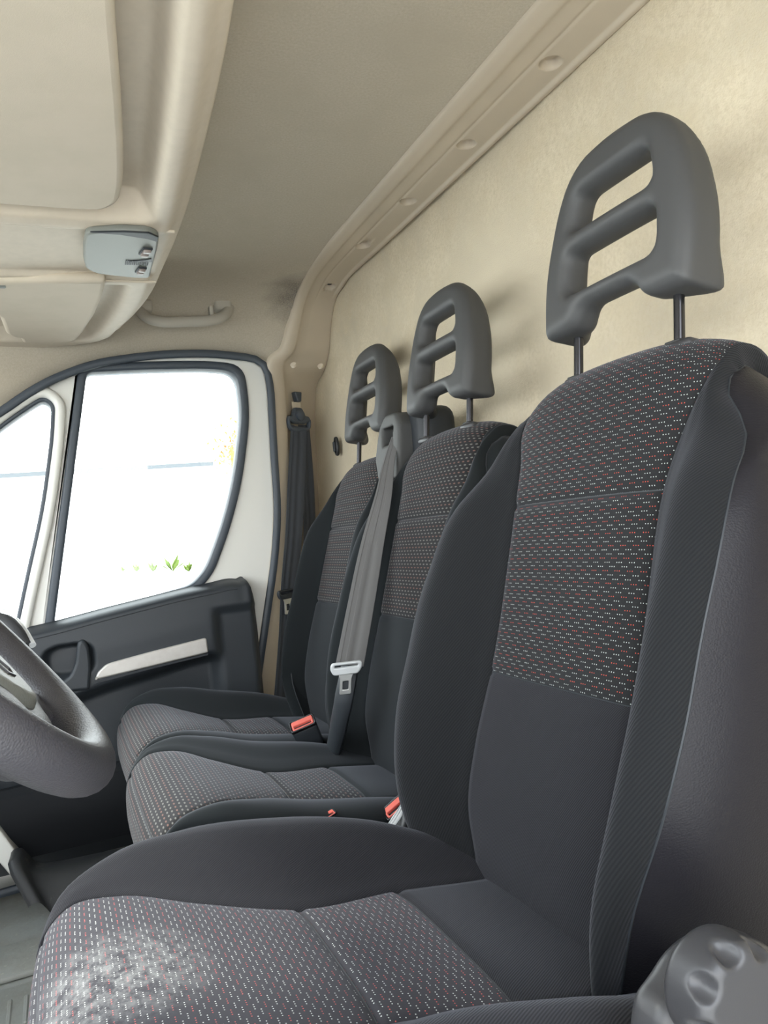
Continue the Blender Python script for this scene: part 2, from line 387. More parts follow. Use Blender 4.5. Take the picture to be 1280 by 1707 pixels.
for c in HC:
    k = int(np.argmin(abs((LL[:, 1]+RR[:, 1])/2-c[1]))); extra += list(np.linspace(T[k-1], T[k+1], 44))
T = np.sort(np.concatenate([T, extra])); LL = crv(tt, L, T); RR = crv(tt, R, T); N1 = sm(9.0, 10.0, T)
SS = [0, 0, .03, .09, .15, .19, .22, .25, .29, .36, .44, .47, .49, .505, .52, .54]+list(np.linspace(.55, .86, 26))+[.875, .89, .905, .92, .945, .97, 1.0, 1.0]
HH_ = dict(s=[0, .03, .09, .17, .22, .26, .44, .475, .495, .515, .87, .90, .925, .965, 1.0], h=[0, .003, .004, .006, .006, .003, .003, .003, .0005, .003, .003, .007, .008, .007, .002], p=[0, .005, .009, .010, .009, .004, .001, .001, .001, .001, .001, .001, .001, .001, .0], g=[0, .006, .010, .012, .010, -.002, -.012, -.012, -.012, -.012, -.012, -.012, -.012, -.012, -.010])
rows = []
for i in range(len(T)):
    l, r = LL[i], RR[i]; i0 = max(i-1, 0); i1 = min(i+1, len(T)-1)
    a = crv(tt, L, [max(T[i]-.02, 0)])[0]; a = crv(tt, L, [min(T[i]+.02, tt[-1])])[0]-a; a /= np.linalg.norm(a)
    d = r-l; w = np.linalg.norm(d); n = np.cross(d/w, a); n /= np.linalg.norm(n)
    if np.dot(n, CAM-l) < 0: n = -n
    row = []
    f0 = float(sm(5.0, 6.0, T[i]))
    for k, s_ in enumerate(SS):
        h = float(np.interp(s_, HH_['s'], HH_['p'])*f0*(1-N1[i])+np.interp(s_, HH_['s'], HH_['h'])*(1-f0)*(1-N1[i])+np.interp(s_, HH_['s'], HH_['g'])*N1[i]) if True else float(np.interp(s_, HH_['s'], HH_['h'])*(1-N1[i])+np.interp(s_, HH_['s'], HH_['g'])*N1[i])
        if k == 0 or k == len(SS)-1: h = -.012
        p = l+d*s_
        for c in HC:
            rr_ = math.hypot(p[0]-c[0], (p[1]-c[1]))
            if rr_ < .03 and abs(p[2]-c[2]) < .03: h -= .013*(1-float(sm(.0125, .0175, rr_)))
        row.append(p+n*h)
    rows.append(row)
rail = MB().grid(np.array(rows)).build('trim_1', M['plastic'], None, True, 60); tag(rail, kind='structure')
c = HC[4]; MB().tube([(c[0], c[1], 1.81), (c[0], c[1], 1.797)], .006, 12).build('screw', M['seal'], rail)
for (u, v) in ((489, 608), (534, 610)):
    l = .615 if u < 500 else .715
    c = P(u, v, 'x', l)
    n = np.array([-.5, -.62, .6]); n /= np.linalg.norm(n)
    MB().tube([c-n*.004, c+n*.002], .008, 14).build('trim_clip', M['visor'], rail)

# body around the far door (painted sill, outer skin)
seal_px = [(447, 622), (455, 750), (463, 850), (448, 1000), (426, 1150)]
def S(u, v, y=2.02): p = P(u, v, 'y', y); return (p[0], p[2])
outer = [(-1.15, 1.0), (-.75, 1.17), (-.45, 1.335), (-.2, 1.455)]+[S(0, 690), S(45, 657), S(90, 632), S(160, 606), S(265, 592), S(350, 590), S(425, 599), S(443, 612)]
outer += [S(450, 650), S(455, 750), S(462, 850), S(457, 930), S(447, 1000), S(425, 1150), (.43, .60), (.40, .45), (-1.15, .45)]
outer = [tuple(p) for p in rounded(outer, [.05]*11+[.03]+[.02]+[.1]*5+[.05]*3, 5)]
YD = 2.045
win = [S(u, v, YD) for u, v in [(133, 612), (255, 607), (345, 606), (402, 612), (413, 690), (400, 800), (380, 880), (352, 955), (325, 985)]]
win = win+[S(180, 1030, YD), S(75, 1055, YD)]
WR = [.014, .05, .05, .045, .1, .1, .1, .05, .02, .05, .01]
win_r = [tuple(p) for p in rounded(win, WR, 6)]
qtr = [S(u, v, YD) for u, v in [(0, 692), (40, 665), (72, 646), (107, 670), (105, 730), (90, 850), (65, 960), (45, 1055)]]+[(-.40, .98), (-.62, 1.10), (-.3, 1.33)]
qtr = [qtr[0]]+qtr[1:8]+[(-.62, .98), (-.56, 1.14)]
QR = [.05, .05, .04, .04, .05, .1, .1, .01, .02, .03]
qtr_r = [tuple(p) for p in rounded(qtr, QR, 6)]
door = thing('door_1', 'white painted passenger door with dark inner panel and quarter light', 'door'); door['kind'] = 'structure'
del door['category']; del door['label']
v, f = plate(outer, [win_r, qtr_r], .05, .008, XZ(YD+.01)); obj('painted_frame', v, f, M['white'], door, angle=40)
# raised lip of the frame behind the window
def mitre(poly, d):
    poly = [np.array(p, float)[:2] for p in poly]; N = len(poly); out = []
    A = sum(poly[i][0]*poly[(i+1) % N][1]-poly[(i+1) % N][0]*poly[i][1] for i in range(N)); sg = 1 if A > 0 else -1
    for i in range(N):
        a = poly[i]-poly[i-1]; b = poly[(i+1) % N]-poly[i]; a /= np.linalg.norm(a); b /= np.linalg.norm(b)
        na = sg*np.array([-a[1], a[0]]); nb = sg*np.array([-b[1], b[0]]); m = na+nb; m /= np.linalg.norm(m)
        out.append(poly[i]+m*d/max(.35, m.dot(na)))
    return out
def ribbon(sharp, radii, off, w, y0, y1, name, m, parent, bev=.004):
    """closed strip between two offsets of a sharp outline, from depth y0 (inside the cab) to y1"""
    ring = lambda d: rounded(mitre(sharp, d), radii, 6)
    prof = [(off, y1), (off, y0+bev), (off+bev*.4, y0+bev*.3), (off+bev*1.4, y0), (off+w-bev*1.4, y0), (off+w-bev*.4, y0+bev*.3), (off+w, y0+bev), (off+w, y1)]
    rings = [[(p[0], y, p[1]) for p in ring(d)] for d, y in prof]
    return MB().grid(np.array(rings).transpose(1, 0, 2), closed_u=True).build(name, M[m], parent, True, 60)
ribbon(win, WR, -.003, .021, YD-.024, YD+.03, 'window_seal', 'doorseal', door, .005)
ribbon(qtr, QR, -.004, .024, YD-.030, YD+.03, 'quarter_light_trim', 'white', door, .007)
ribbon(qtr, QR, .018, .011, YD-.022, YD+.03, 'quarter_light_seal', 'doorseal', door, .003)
q_in = rounded(mitre(qtr, .020), QR, 6)
# weatherstrip round the door opening (body side)
outl = outer[:]
mbx = MB(); pth = [(p[0], 2.012, p[1]) for p in outl[6:]]
pth = [p for p in pth if p[2] > .40]
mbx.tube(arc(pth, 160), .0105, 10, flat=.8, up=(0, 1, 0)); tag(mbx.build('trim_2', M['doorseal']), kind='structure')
# panes
for nm, poly in (('window_1', win_r), ('window_2', [tuple(a) for a in q_in])):
    v, f = plate(poly, [], .004, 0, XZ(YD+.012)); o = obj(nm, v, f, M['glass'], None, smooth=False); tag(o, kind='structure')
    if nm == 'window_2': w2 = o
pr = MB()
c = P(3, 1011, 'y', YD+.004)
pr.tube([(c[0]+.009*math.cos(t), YD+.004, c[2]+.009*math.sin(t)) for t in np.linspace(0, 2*math.pi, 20, endpoint=False)], .0007, 4, closed=True)
for j, (u0, u1, v_) in enumerate([(2, 21, 1017), (0, 18, 1021), (0, 20, 1025), (4, 24, 1028)]):
    for u in range(u0, u1, 3):
        a = P(u, v_, 'y', YD+.004); b = P(u+1.8, v_-.3, 'y', YD+.004); pr.tube([a, b], .0011, 4)
pr.build('glass_print', M['print'], w2)
# outer wall around the doors
mb = MB(); mb.box((-1.2, 2.075, .10), (.42, 2.11, .47)); mb.box((.47, 2.06, FL), (.60, 2.10, .8)); mb.box((.585, 2.26, FL-.1), (.83, 2.30, 1.87)); mb.box((.585, 2.09, FL-.1), (.605, 2.29, 1.87)); mb.box((-.55, 2.07, 1.68), (.66, 2.12, 1.86)); struct('wall_right', mb, 'white')
mb = MB(); mb.box((.50, -.16, FL), (.80, -.10, 1.86)); mb.box((-.6, -.16, 1.66), (.6, -.10, 1.86)); mb.box((-1.2, -.16, .05), (.6, -.10, FL)); struct('wall_left', mb, 'plastic')
# lower sill (white painted) between door and step
# front: scuttle, windscreen, dashboard
mb = MB(); mb.box((-1.27, -.12, .05), (-1.19, 2.12, 1.02)); struct('wall_front', mb, 'dash')
mb = MB(); a = [(-.55, 1.70), (-1.2, 1.08)]
mb.add([(-.55, 0.0, 1.70), (-1.2, -.08, 1.08), (-1.2, 2.08, 1.08), (-.55, 1.98, 1.70)], [(0, 1, 2, 3)])
w3 = mb.build('window_3', M['glass'], None, False); tag(w3, kind='structure')
for (ya, yb) in ((1.99, 2.05), (-.03, -.10)):
    mb = MB().tube(arc([(-.50, ya, 1.74), (-.8, (ya+yb)/2, 1.46), (-1.2, yb, 1.07)], 12), .045, 10); tag(mb.build('trim_3', M['plastic']), kind='structure')

# ------------------------------------------------------------------ inner door panel
XR = .468
top = lambda x: crv([-1.1, -.6, -.3, -.053, .137, .356, .43, .458, XR], [.99, .985, .99, 1.002, 1.028, 1.053, 1.056, 1.045, 1.005], x)
def panelY(x, z):
    zt = float(top(x)[0]); d = zt-z
    y = 1.985-.03*sm(0, .02, d)-.012*sm(.0, .10, d)
    y = y+.034*(1-sm(0, .010, d))
    # the arm rest swells below the waist, then the lower panel falls back
    low = float(crv([-.6, -.06, .067, .2, .332, .40], [.80, .81, .845, .865, .884, .88], x)[0])
    y += .045*sm(low+.006, low-.03, z)*(1-sm(.335, .375, x))
    y += .016*sm(.345, .375, x)*sm(1.0, .97, z)
    y += .02*sm(XR-.02, XR, x)**2
    # pull-handle pocket
    ex = (x-.012)/.052; ez = (z-(.915+.02*(x)))/.036
    y += .030*sm(1.15, .8, (abs(ex)**3+abs(ez)**3)**(1/3))
    return y
mb = MB(); xs = np.concatenate([np.linspace(-1.1, -.12, 24), np.linspace(-.11, XR, 100)]); G = []
for x in xs:
    zt = float(top(x)[0]); G.append([(x, panelY(x, z), z) for z in zt-(zt-.45)*np.linspace(0, 1, 110)**1.25])
dp = mb.grid(np.array(G)).build('inner_panel', M['doortrim'], door, True, 70)
e0 = [G[-1][k] for k in range(0, 110, 5)]
MB().grid(np.array([[(p[0], p[1], p[2]) for p in e0], [(p[0]-.002, 2.03, p[2]) for p in e0]])).build('panel_edge', M['doortrim'], dp)
# beltline seam of the panel
pt = [(x, panelY(x, float(top(x)[0])-.026)-.0005, float(top(x)[0])-.026) for x in np.linspace(-.2, .42, 40)]
MB().tube(pt, .0009, 5).build('panel_seam', M['seal'], dp)
# pull handle inside the pocket
hp = [P(u, v, 'y', 1.935) for u, v in [(60, 1152), (90, 1145), (115, 1128), (125, 1108), (128, 1085), (135, 1072)]]
pg = [(p[0], p[2]) for p in [P(u, v, 'y', 1.936) for u, v in [(131, 1068), (141, 1066), (149, 1080), (152, 1110), (150, 1150), (60, 1160), (62, 1152), (95, 1142), (117, 1127), (126, 1105), (128, 1080)]]]
v, f = plate([tuple(a) for a in rounded(pg, .008, 4)], [], .022, .007, XZ(1.945)); obj('pull_handle', v, f, M['doortrim'], door, angle=50)
sp = [S(u, v, 1.935) for u, v in [(158, 1134), (163, 1121), (178, 1107), (250, 1087), (345, 1063), (348, 1088), (250, 1112)]]
v, f = plate([tuple(a) for a in rounded(sp, [.002, .008, .01, .05, .008, .004, .05], 5)], [], .016, .004, XZ(1.945)); obj('silver_trim_strip', v, f, M['silver'], door, angle=50)
sp2 = [S(u, v, 1.935) for u, v in [(156, 1138), (250, 1112), (348, 1089), (348, 1093), (250, 1117), (156, 1142)]]
v, f = plate([tuple(a) for a in sp2], [], .014, .001, XZ(1.948)); obj('painted_trim_shadow', v, f, M['seal'], door, angle=50)  # solid dark strip painted as the shade under the silver trim
# lower door pocket
mb = MB(); G = []
for x in np.linspace(-1.0, .22, 30):
    zt = .66+.02*math.sin(x*2)
    G.append([(x, y, z) for y, z in ((1.97, zt-.02), (1.95, zt), (1.915, zt+.004), (1.895, zt-.01), (1.885, zt-.05), (1.89, .56), (1.92, .50), (1.97, .49))])
mb.grid(np.array(G)).build('door_pocket', M['pocket'], door)
tag(door, None); door['label'] = 'white painted passenger door with dark inner panel'

# ------------------------------------------------------------------ seats
def patchwork(spec, c, parent, names, mats, sidemat, sidename):
    """upholstery skin: a path in the x-z plane swept across with a quilted profile, wrapped round the edge, cut into panels at the seams"""
    K = [tuple(r_)+((0,) if len(r_) == 6 else ()) for r_ in spec['rows']]        # columns: x, z, W, P, b, e, dome
    K = np.array(K, float)
    cum = np.concatenate([[0], np.cumsum(np.hypot(np.diff(K[:, 0]), np.diff(K[:, 1])))])
    seams = [cum[i] for i in spec['seams']]
    ts = list(np.linspace(0, cum[-1], spec.get('n', 110)))
    for s_ in seams:
        ts = [t for t in ts if abs(t-s_) > .006]+[s_-.0055, s_-.0022, s_, s_+.0022, s_+.0055]
    ts = np.array(sorted(t for t in ts if 0 <= t <= cum[-1])); D = crv(cum, K, ts)
    n = len(ts); tg = np.gradient(D[:, :2], ts, axis=0); tg /= np.linalg.norm(tg, axis=1)[:, None]
    nr = np.stack([tg[:, 1]*spec['side'], -tg[:, 0]*spec['side']], 1)      # outward normal in x-z
    cols = []
    np_, ni, no = 12, 9, 9
    for k in np.linspace(0, 1, np_): cols.append(('p', k))
    cols[-1] = ('p', .985); cols.append(('p', 1.0)); cols.append(('i', .03))
    for k in np.linspace(0, 1, ni)[1:]: cols.append(('i', k))
    for k in np.linspace(0, 1, no)[1:]: cols.append(('o', k))
    m = len(cols); half = []
    for i in range(n):
        x, z, W, Pp, b, e, dome = D[i]; Pp = min(Pp, W*.93); row = []
        C = Pp+(W-Pp)*spec.get('crest', .62)
        sd = min([abs(ts[i]-s_) for s_ in seams]+[1]); groove = .0035*max(0, 1-sd/.006)**.7
        for kind, k in cols:
            if kind == 'p':
                a = Pp*k; h = spec['pad']*(1-k**4)-groove*(1 if k < .99 else .3)
                if k == 1.0: h -= .003
            elif kind == 'i':
                a = Pp+(C-Pp)*k; h = b*(k*k*(3-2*k))+.003*math.sin(math.pi*min(1, k*1.5))*(1 if b > .01 else .3)
            else:
                ph = k*math.pi/2; a = C+(W-C)*math.sin(ph); h = b-e*(1-math.cos(ph))
            row.append((a, h-dome*(.4*(a/.14)**2+.6*(a/.14)**4)))
        half.append(row)
    half = np.array(half)
    full_cols = [-(m-1)+j for j in range(2*m-1)]
    V = np.zeros((n, 2*m-1, 3)); U = np.zeros((n, 2*m-1, 2))
    for j, fc in enumerate(full_cols):
        a = half[:, abs(fc), 0]*(1 if fc >= 0 else -1); h = half[:, abs(fc), 1]
        V[:, j, 0] = D[:, 0]+nr[:, 0]*h; V[:, j, 2] = D[:, 1]+nr[:, 1]*h; V[:, j, 1] = c+a+spec['shift'](V[:, j, 2])
    bs = spec.get('bs', (1, 1))
    for i in range(n):     # bolsters may lean or swell differently on the two sides
        W_, P_ = D[i, 2], min(D[i, 3], D[i, 2]*.93)
        for j in range(2*m-1):
            a = V[i, j, 1]-c-float(spec['shift'](V[i, j, 2])); k_ = min(1, max(0, (abs(a)-P_)/(W_-P_+1e-6)))
            V[i, j, 1] += spec.get('lean', lambda z: 0)(V[i, j, 2])*k_
            q_ = bs[0] if a < 0 else bs[1]
            if q_ != 1 and k_ > 0:
                h_ = (V[i, j, 0]-D[i, 0])*nr[i, 0]+(V[i, j, 2]-D[i, 1])*nr[i, 1]
                if h_ > 0: V[i, j, 0] -= nr[i, 0]*h_*(1-q_)*sm(0, .3, k_); V[i, j, 2] -= nr[i, 1]*h_*(1-q_)*sm(0, .3, k_)
    for i in range(n):     # cloth coordinates: distance across, distance along
        d = np.linalg.norm(np.diff(V[i], axis=0), axis=1); s_ = np.concatenate([[0], np.cumsum(d)]); U[i, :, 0] = s_-s_[m-1]+c
        U[i, :, 1] = ts[i]
    ib = m-1; jP = [k for k, q_ in enumerate(cols) if q_ == ('p', 1.0)][0]
    sidx = [int(np.argmin(abs(ts-s_))) for s_ in seams]
    out = []
    def cut(i0, i1, j0, j1, name, material, par):
        sub = V[i0:i1+1, j0:j1+1]; uvs = U[i0:i1+1, j0:j1+1].reshape(-1, 2)
        mb = MB().grid(sub, flip=spec['flip'])
        return obj(name, mb.v, mb.f, material, par, uv=uvs)
    bounds = [0]+sidx+[n-1]
    root = None
    # first plain patch is the parent mesh
    for nm, (i0, i1), mt in zip(names['panels'], zip(bounds[:-1], bounds[1:]), mats['panels']):
        if nm is None: continue
        o = cut(i0, i1, ib-jP, ib+jP, nm, mt, parent); out.append(o)
    for sgn in (-1, 1):
        j0, j1 = (0, ib-jP) if sgn < 0 else (ib+jP, 2*m-2)
        out.append(cut(0, n-1, j0, j1, names['bolster'], mats['bolster'], parent))
        # side: rungs between the front run and the return run
        jj = 0 if sgn < 0 else 2*m-2; E = V[:, jj]; G = []; UV = []
        hN = n//2
        for i in range(hN+1):
            a = E[i]; b = E[n-1-i]; row = []
            for k in np.linspace(0, 1, 9):
                p = a*(1-k)+b*k; p = p.copy(); p[1] += sgn*spec.get('bulge', .012)*math.sin(math.pi*k)**.6*min(1, np.linalg.norm(a-b)/.1); row.append(p)
                UV.append((p[0], p[2]))
            G.append(row)
        mb = MB().grid(np.array(G), flip=(sgn > 0) != spec['flip']); out.append(obj(sidename, mb.v, mb.f, sidemat, parent, uv=UV))
    for k_ in sidx:
        out.append(MB().tube(V[k_, ib-jP:ib+jP+1:2], .0009, 5).build('seam', M['seal'], parent))
    for jj in (ib-jP, ib+jP):
        out.append(MB().tube(V[0:int(n*.66):2, jj], .0009, 5).build('seam', M['seal'], parent))
    # piping along the outer seam
    for sgn in (0, 2*m-2):
        idx = range(0, int(n*.62), 2)
        out.append(MB().tube(V[list(idx), sgn], .0012, 5).build('piping', M['seal'], parent))
    return V, ts

def backrest(parent, c, x0, Wk, Pk, dotm, plainm, bolm, sidem, hs=0.0, skew=lambda z: 0, lean=lambda z: 0):
    base = lambda z: x0+(z-.72)*.31
    rows = []
    zm = .975+hs
    for z, W, Pp, b, e in [(.70, .150, .118, .030, .02), (.76, .172, .120, .044, .022), (.83, .204, .122, .052, .022), (.90, .226, .120, .055, .022), (zm, .232, .117, .054, .022),
                           (1.07, .229, .117, .050, .022), (1.16, .216, .1205, .038, .020), (1.21, .195, .130, .022, .018), (1.25, .168, .144, .008, .014)]:
        rows.append((base(z)+.050*sm(.88, .68, z), z, W*Wk, Pp*Pk, b, e, .010*sm(1.12, 1.24, z)))
    xb = base(1.25)
    for dx, z, W, Pp, b, e in [(.016, 1.284, .162, .150, .0, .014), (.045, 1.302, .160, .148, .0, .016), (.085, 1.300, .156, .146, .0, .02), (.122, 1.270, .158, .14, .0, .02), (.135, 1.21, .175, .14, .0, .03)]:
        rows.append((xb+dx, z, W*Wk, Pp*Pk, b, e, .016))
    for z, W in [(1.1, .205), (.95, .222), (.8, .225), (.70, .20)]:
        rows.append((base(z)+.165+.035*sm(1.15, .9, z), z, W*Wk, .13*Pk, 0, .03, .0))
    spec = dict(rows=rows, seams=[4, 6], side=-1, pad=.004, flip=False, crest=.70, n=130, bulge=.022, shift=skew, lean=lean)
    names = dict(panels=['lower_panel', 'centre_insert', 'upper_insert'], bolster='bolster')
    return patchwork(spec, c, parent, names, dict(panels=[M[plainm], M[dotm], M[dotm]], bolster=M[bolm]), M[sidem], 'side_panel')

def cushion(parent, c, dx, dz, Wk, Pk, dotm, plainm, bolm, sidem, fx=0, fz=0, bs=(1, 1)):
    rows = []
    # from the hollow under the backrest forward, over the nose and back underneath
    for x, z, W, Pp, b, e in [(.46, .745, .19, .12, .015, .03), (.385, .755, .215, .12, .028, .035), (.30, .770, .240, .116, .046, .04), (.19, .788, .255, .102, .054, .045), (.10, .806, .255, .135, .044, .045),
                              (.03, .816, .240, .178, .026, .04), (-.015, .810, .224, .198, .010, .035), (-.042, .784, .214, .200, .0, .03), (-.050, .745, .210, .198, .0, .03), (-.042, .70, .212, .200, .0, .03), (-.02, .66, .215, .20, .0, .03)]:
        k = sm(.22, -.02, x)
        rows.append((x+dx+k*fx, z+dz+k*fz, W*Wk, min(Pp*Pk*(1+.08*k*(Pk < 1)), W*Wk*.94), b, e))
    for x, z in [(.05, .645), (.2, .64), (.35, .64), (.46, .66)]:
        rows.append((x+dx, z+dz, .22*Wk, .2*Wk, 0, .02))
    spec = dict(rows=rows, seams=[2, 3, 7], side=1, pad=.005, flip=True, crest=.66, n=120, bulge=.010, shift=lambda z: 0, bs=bs)
    names = dict(panels=['rear_panel', 'rear_insert', 'front_insert', 'nose_panel'], bolster='bolster')
    return patchwork(spec, c, parent, names, dict(panels=[M[plainm], M[dotm], M[dotm], M[dotm]], bolster=M[bolm]), M[sidem], 'side_panel')

# headrest solid, local: x thickness (front negative), y across, z up from its lower edge
HO = [(-.112, 0), (-.117, .05), (-.114, .090), (-.099, .148), (-.080, .184), (-.052, .203), (0, .208), (.052, .203), (.080, .184), (.099, .148), (.114, .090), (.117, .05), (.112, 0), (.056, .001), (.040, .024), (-.040, .024), (-.056, .001)]
HO = [tuple(p) for p in rounded(HO, [.008, .03, .03, .04, .03, .03, .05, .03, .03, .04, .03, .03, .008, .014, .014, .014, .014], 5)]
SL1 = [tuple(p) for p in rounded([(-.056, .160), (-.066, .118), (.066, .118), (.056, .160)], .012, 4)]
SL2 = [tuple(p) for p in rounded([(-.070, .093), (-.072, .044), (.072, .044), (.070, .093)], .013, 4)]
def headrest_sdf(X, Y, Z):
    d = sd_poly(Y, Z, HO)
    s1 = sd_poly(Y, Z, SL1); s2 = sd_poly(Y, Z, SL2)
    w = X-.25*Y*Y
    bk = .014+.019*sm(.062, .105, np.abs(Y))+.012*sm(.05, .0, Z)      # the rim is deep, the bars are thin
    T = (.020+bk)/2; w = w-(bk-.020)/2
    r = .0165
    def ext(d, T, off=0, r=r):
        qx = d+r; qy = np.abs(w-off)-T+r
        return np.sqrt(np.maximum(qx, 0)**2+np.maximum(qy, 0)**2)+np.minimum(np.maximum(qx, qy), 0)-r
    body = ext(d, T)
    # wide soft mouths in front, narrower through-holes
    hole = np.minimum(s1, s2)
    fl = np.clip((-.002-(X-.25*Y*Y))/.018, 0, 1)
    hole = hole-.007*fl**2
    # lower feet lean back
    return smax(body, -hole, .006)
HV, HF = nets(headrest_sdf, (-.05, -.13, -.01), (.07, .13, .22), .0034)
hme = None
def headrest(parent, c, x, z, tilt, seatz, y_skew=0.0):
    global hme
    root = bpy.data.objects.new('headrest', hme) if hme else None
    if hme is None:
        me = bpy.data.meshes.new('headrest'); me.from_pydata([tuple(v) for v in HV], [], HF); me.polygons.foreach_set('use_smooth', [True]*len(me.polygons)); me.materials.append(M['headrest']); hme = me
        root = bpy.data.objects.new('headrest', me)
    COL.objects.link(root); root.parent = parent; root.matrix_parent_inverse = Matrix.Translation(-Vector(parent.location))
    root.location = (x, c, z); root.rotation_euler = (0, tilt, y_skew)
    inv = root.matrix_basis.inverted()
    for s in (-1, 1):
        a = Vector((x+.016, c+s*.079, z+.02)); b = Vector((x+.016-(z+.02-seatz)*math.tan(tilt)*1.0, c+s*.079, seatz-.03))
        mbp = MB().tube([np.array(inv @ a), np.array(inv @ b)], .0055, 12, up=(0, 1, 0)); o = mbp.build('post', M['rod'], None); o.parent = root
        cc = inv @ Vector((b[0]+.028*math.tan(tilt), c+s*.079, seatz-.004))
        m2 = MB().box((-.011, -.021, -.006), (.014, .019, .006), .005, 3, M=Matrix.Translation(cc) @ Matrix.Rotation(.0, 4, 'Y')); o2 = m2.build('post_collar', M['greyplastic'], None); o2.parent = root
        m3 = MB().box((-.008, -.006, .005), (.008, .015, .008), .0015, 2, M=Matrix.Translation(cc)); o3 = m3.build('release_button', M['black'], None); o3.parent = root
    return root
def part_empty(name, parent):
    o = bpy.data.objects.new(name, None); COL.objects.link(o); o.parent = parent; o.matrix_parent_inverse = Matrix.Translation(-Vector(parent.location)); o.empty_display_size = .03
    return o

DC, MC, PC = .642, 1.135, 1.562
ds = thing('driver_seat', 'large near charcoal seat with red and white dotted inserts and leatherette side', 'seat', (.2, DC, FL))
def fix_parent(o, root):
    o.matrix_parent_inverse = Matrix.Translation(-Vector(root.location))
def sub(name, root):
    o = bpy.data.objects.new(name, None); COL.objects.link(o); o.parent = root; fix_parent(o, root); return o
db = sub('backrest', ds); dcu = sub('seat_cushion', ds)
backrest(db, DC, .365, 1.0, 1.0, 'dots', 'twill', 'bolster', 'leather', skew=lambda z: .018*sm(1.05, .75, z)+.006+.005*sm(1.0, 1.2, z), lean=lambda z: .009+.012*sm(1.14, 1.0, z))
cushion(dcu, DC, 0, 0, 1.0, 1.0, 'dots_seat', 'twill', 'twill', 'twill')
headrest(ds, .647, .571, 1.350, .18, 1.300)
mb = MB(); mb.box((.0, DC-.22, FL+.02), (.46, DC+.22, .655), .02, 3); mb.build('seat_base', M['black'], ds)

bench = thing('passenger_bench', 'two place charcoal passenger bench with dashed inserts and grey headrests', 'bench seat', (.3, 1.35, FL))
for (c, x0, dx, bwk, bs) in ((MC, .428, .083, .87, (.48, .5)), (PC, .452, .100, .80, (.35, .85))):
    b_ = sub('backrest', bench); c_ = sub('seat_cushion', bench)
    backrest(b_, c+.008, x0, bwk, .93, 'bench_dots', 'benchcloth', 'benchcloth', 'benchcloth', hs=.025, lean=(lambda z: -.052*sm(1.22, 1.0, z)) if c > 1.4 else (lambda z: 0))
    cushion(c_, c, dx, -.004, .86, .80, 'bench_dots', 'benchcloth', 'benchcloth', 'benchcloth', fx=.040, fz=.018, bs=bs)
headrest(bench, 1.156, .624, 1.346, .18, 1.302)
headrest(bench, 1.588, .664, 1.356, .18, 1.302)
mb = MB(); mb.box((.12, .94, FL), (.56, 1.76, .655), .02, 3); mb.build('bench_base', M['black'], bench)

# ------------------------------------------------------------------ belt housing on the bench shoulder
hp_ = [(1.300, 1.285), (1.297, 1.34), (1.315, 1.366), (1.365, 1.368), (1.395, 1.345), (1.415, 1.29), (1.40, 1.24), (1.305, 1.24)]
def housing(X, Y, Z):
    lx = X-.655
    body = sd_poly(Y, Z, HPOLY)
    r = .006; qx = body+r; qy = np.abs(lx-.10*(Z-1.3))-.05+r
    b = np.sqrt(np.maximum(qx, 0)**2+np.maximum(qy, 0)**2)+np.minimum(np.maximum(qx, qy), 0)-r
    # mouth for the webbing
    m_ = np.maximum(np.maximum(np.abs(Y-1.350)-.026, np.abs(Z-1.325)-.017), np.abs(lx+.05)-.028)
    return np.maximum(b, -m_)
HPOLY = [tuple(p) for p in rounded(hp_, .008, 4)]
v, f = nets(housing, (.58, 1.25, 1.22), (.73, 1.44, 1.39), .004); ho = obj('belt_housing', v, f, M['housing'], bench)
mb = MB().box((.635, 1.255, 1.24), (.715, 1.385, 1.370), .025, 4); mb.build('housing_back_cover', M['seal'], bench)

# ------------------------------------------------------------------ seat belts
def strap(pts, w, th, side, m, name, parent, twist=None):
    pts = arc(pts, 40); G = []; n = len(pts)
    ww = crv(np.linspace(0, 1, len(w)), w, np.linspace(0, 1, n)); sd = crv(np.linspace(0, 1, len(side)), side, np.linspace(0, 1, n))
    for i in range(n):
        t = pts[min(i+1, n-1)]-pts[max(i-1, 0)]; t /= np.linalg.norm(t); s_ = sd[i]-t*np.dot(sd[i], t); s_ /= np.linalg.norm(s_); k = np.cross(t, s_)
        if np.dot(k, CAM-pts[i]) < 0: k = -k
        row = []
        for a, h in ((-1, 0), (-.98, .5), (-.72, 1), (-.68, .55), (-.36, .55), (-.32, 1), (-.02, 1), (.02, .6), (.34, .6), (.38, 1), (.70, 1), (.98, .5), (1, 0), (.95, -.6), (0, -.6), (-.95, -.6)):
            row.append(pts[i]+s_*a*ww[i]/2+k*h*th/2)
        G.append(row)
    return MB().grid(np.array(G), closed_v=True).build(name, m, parent)
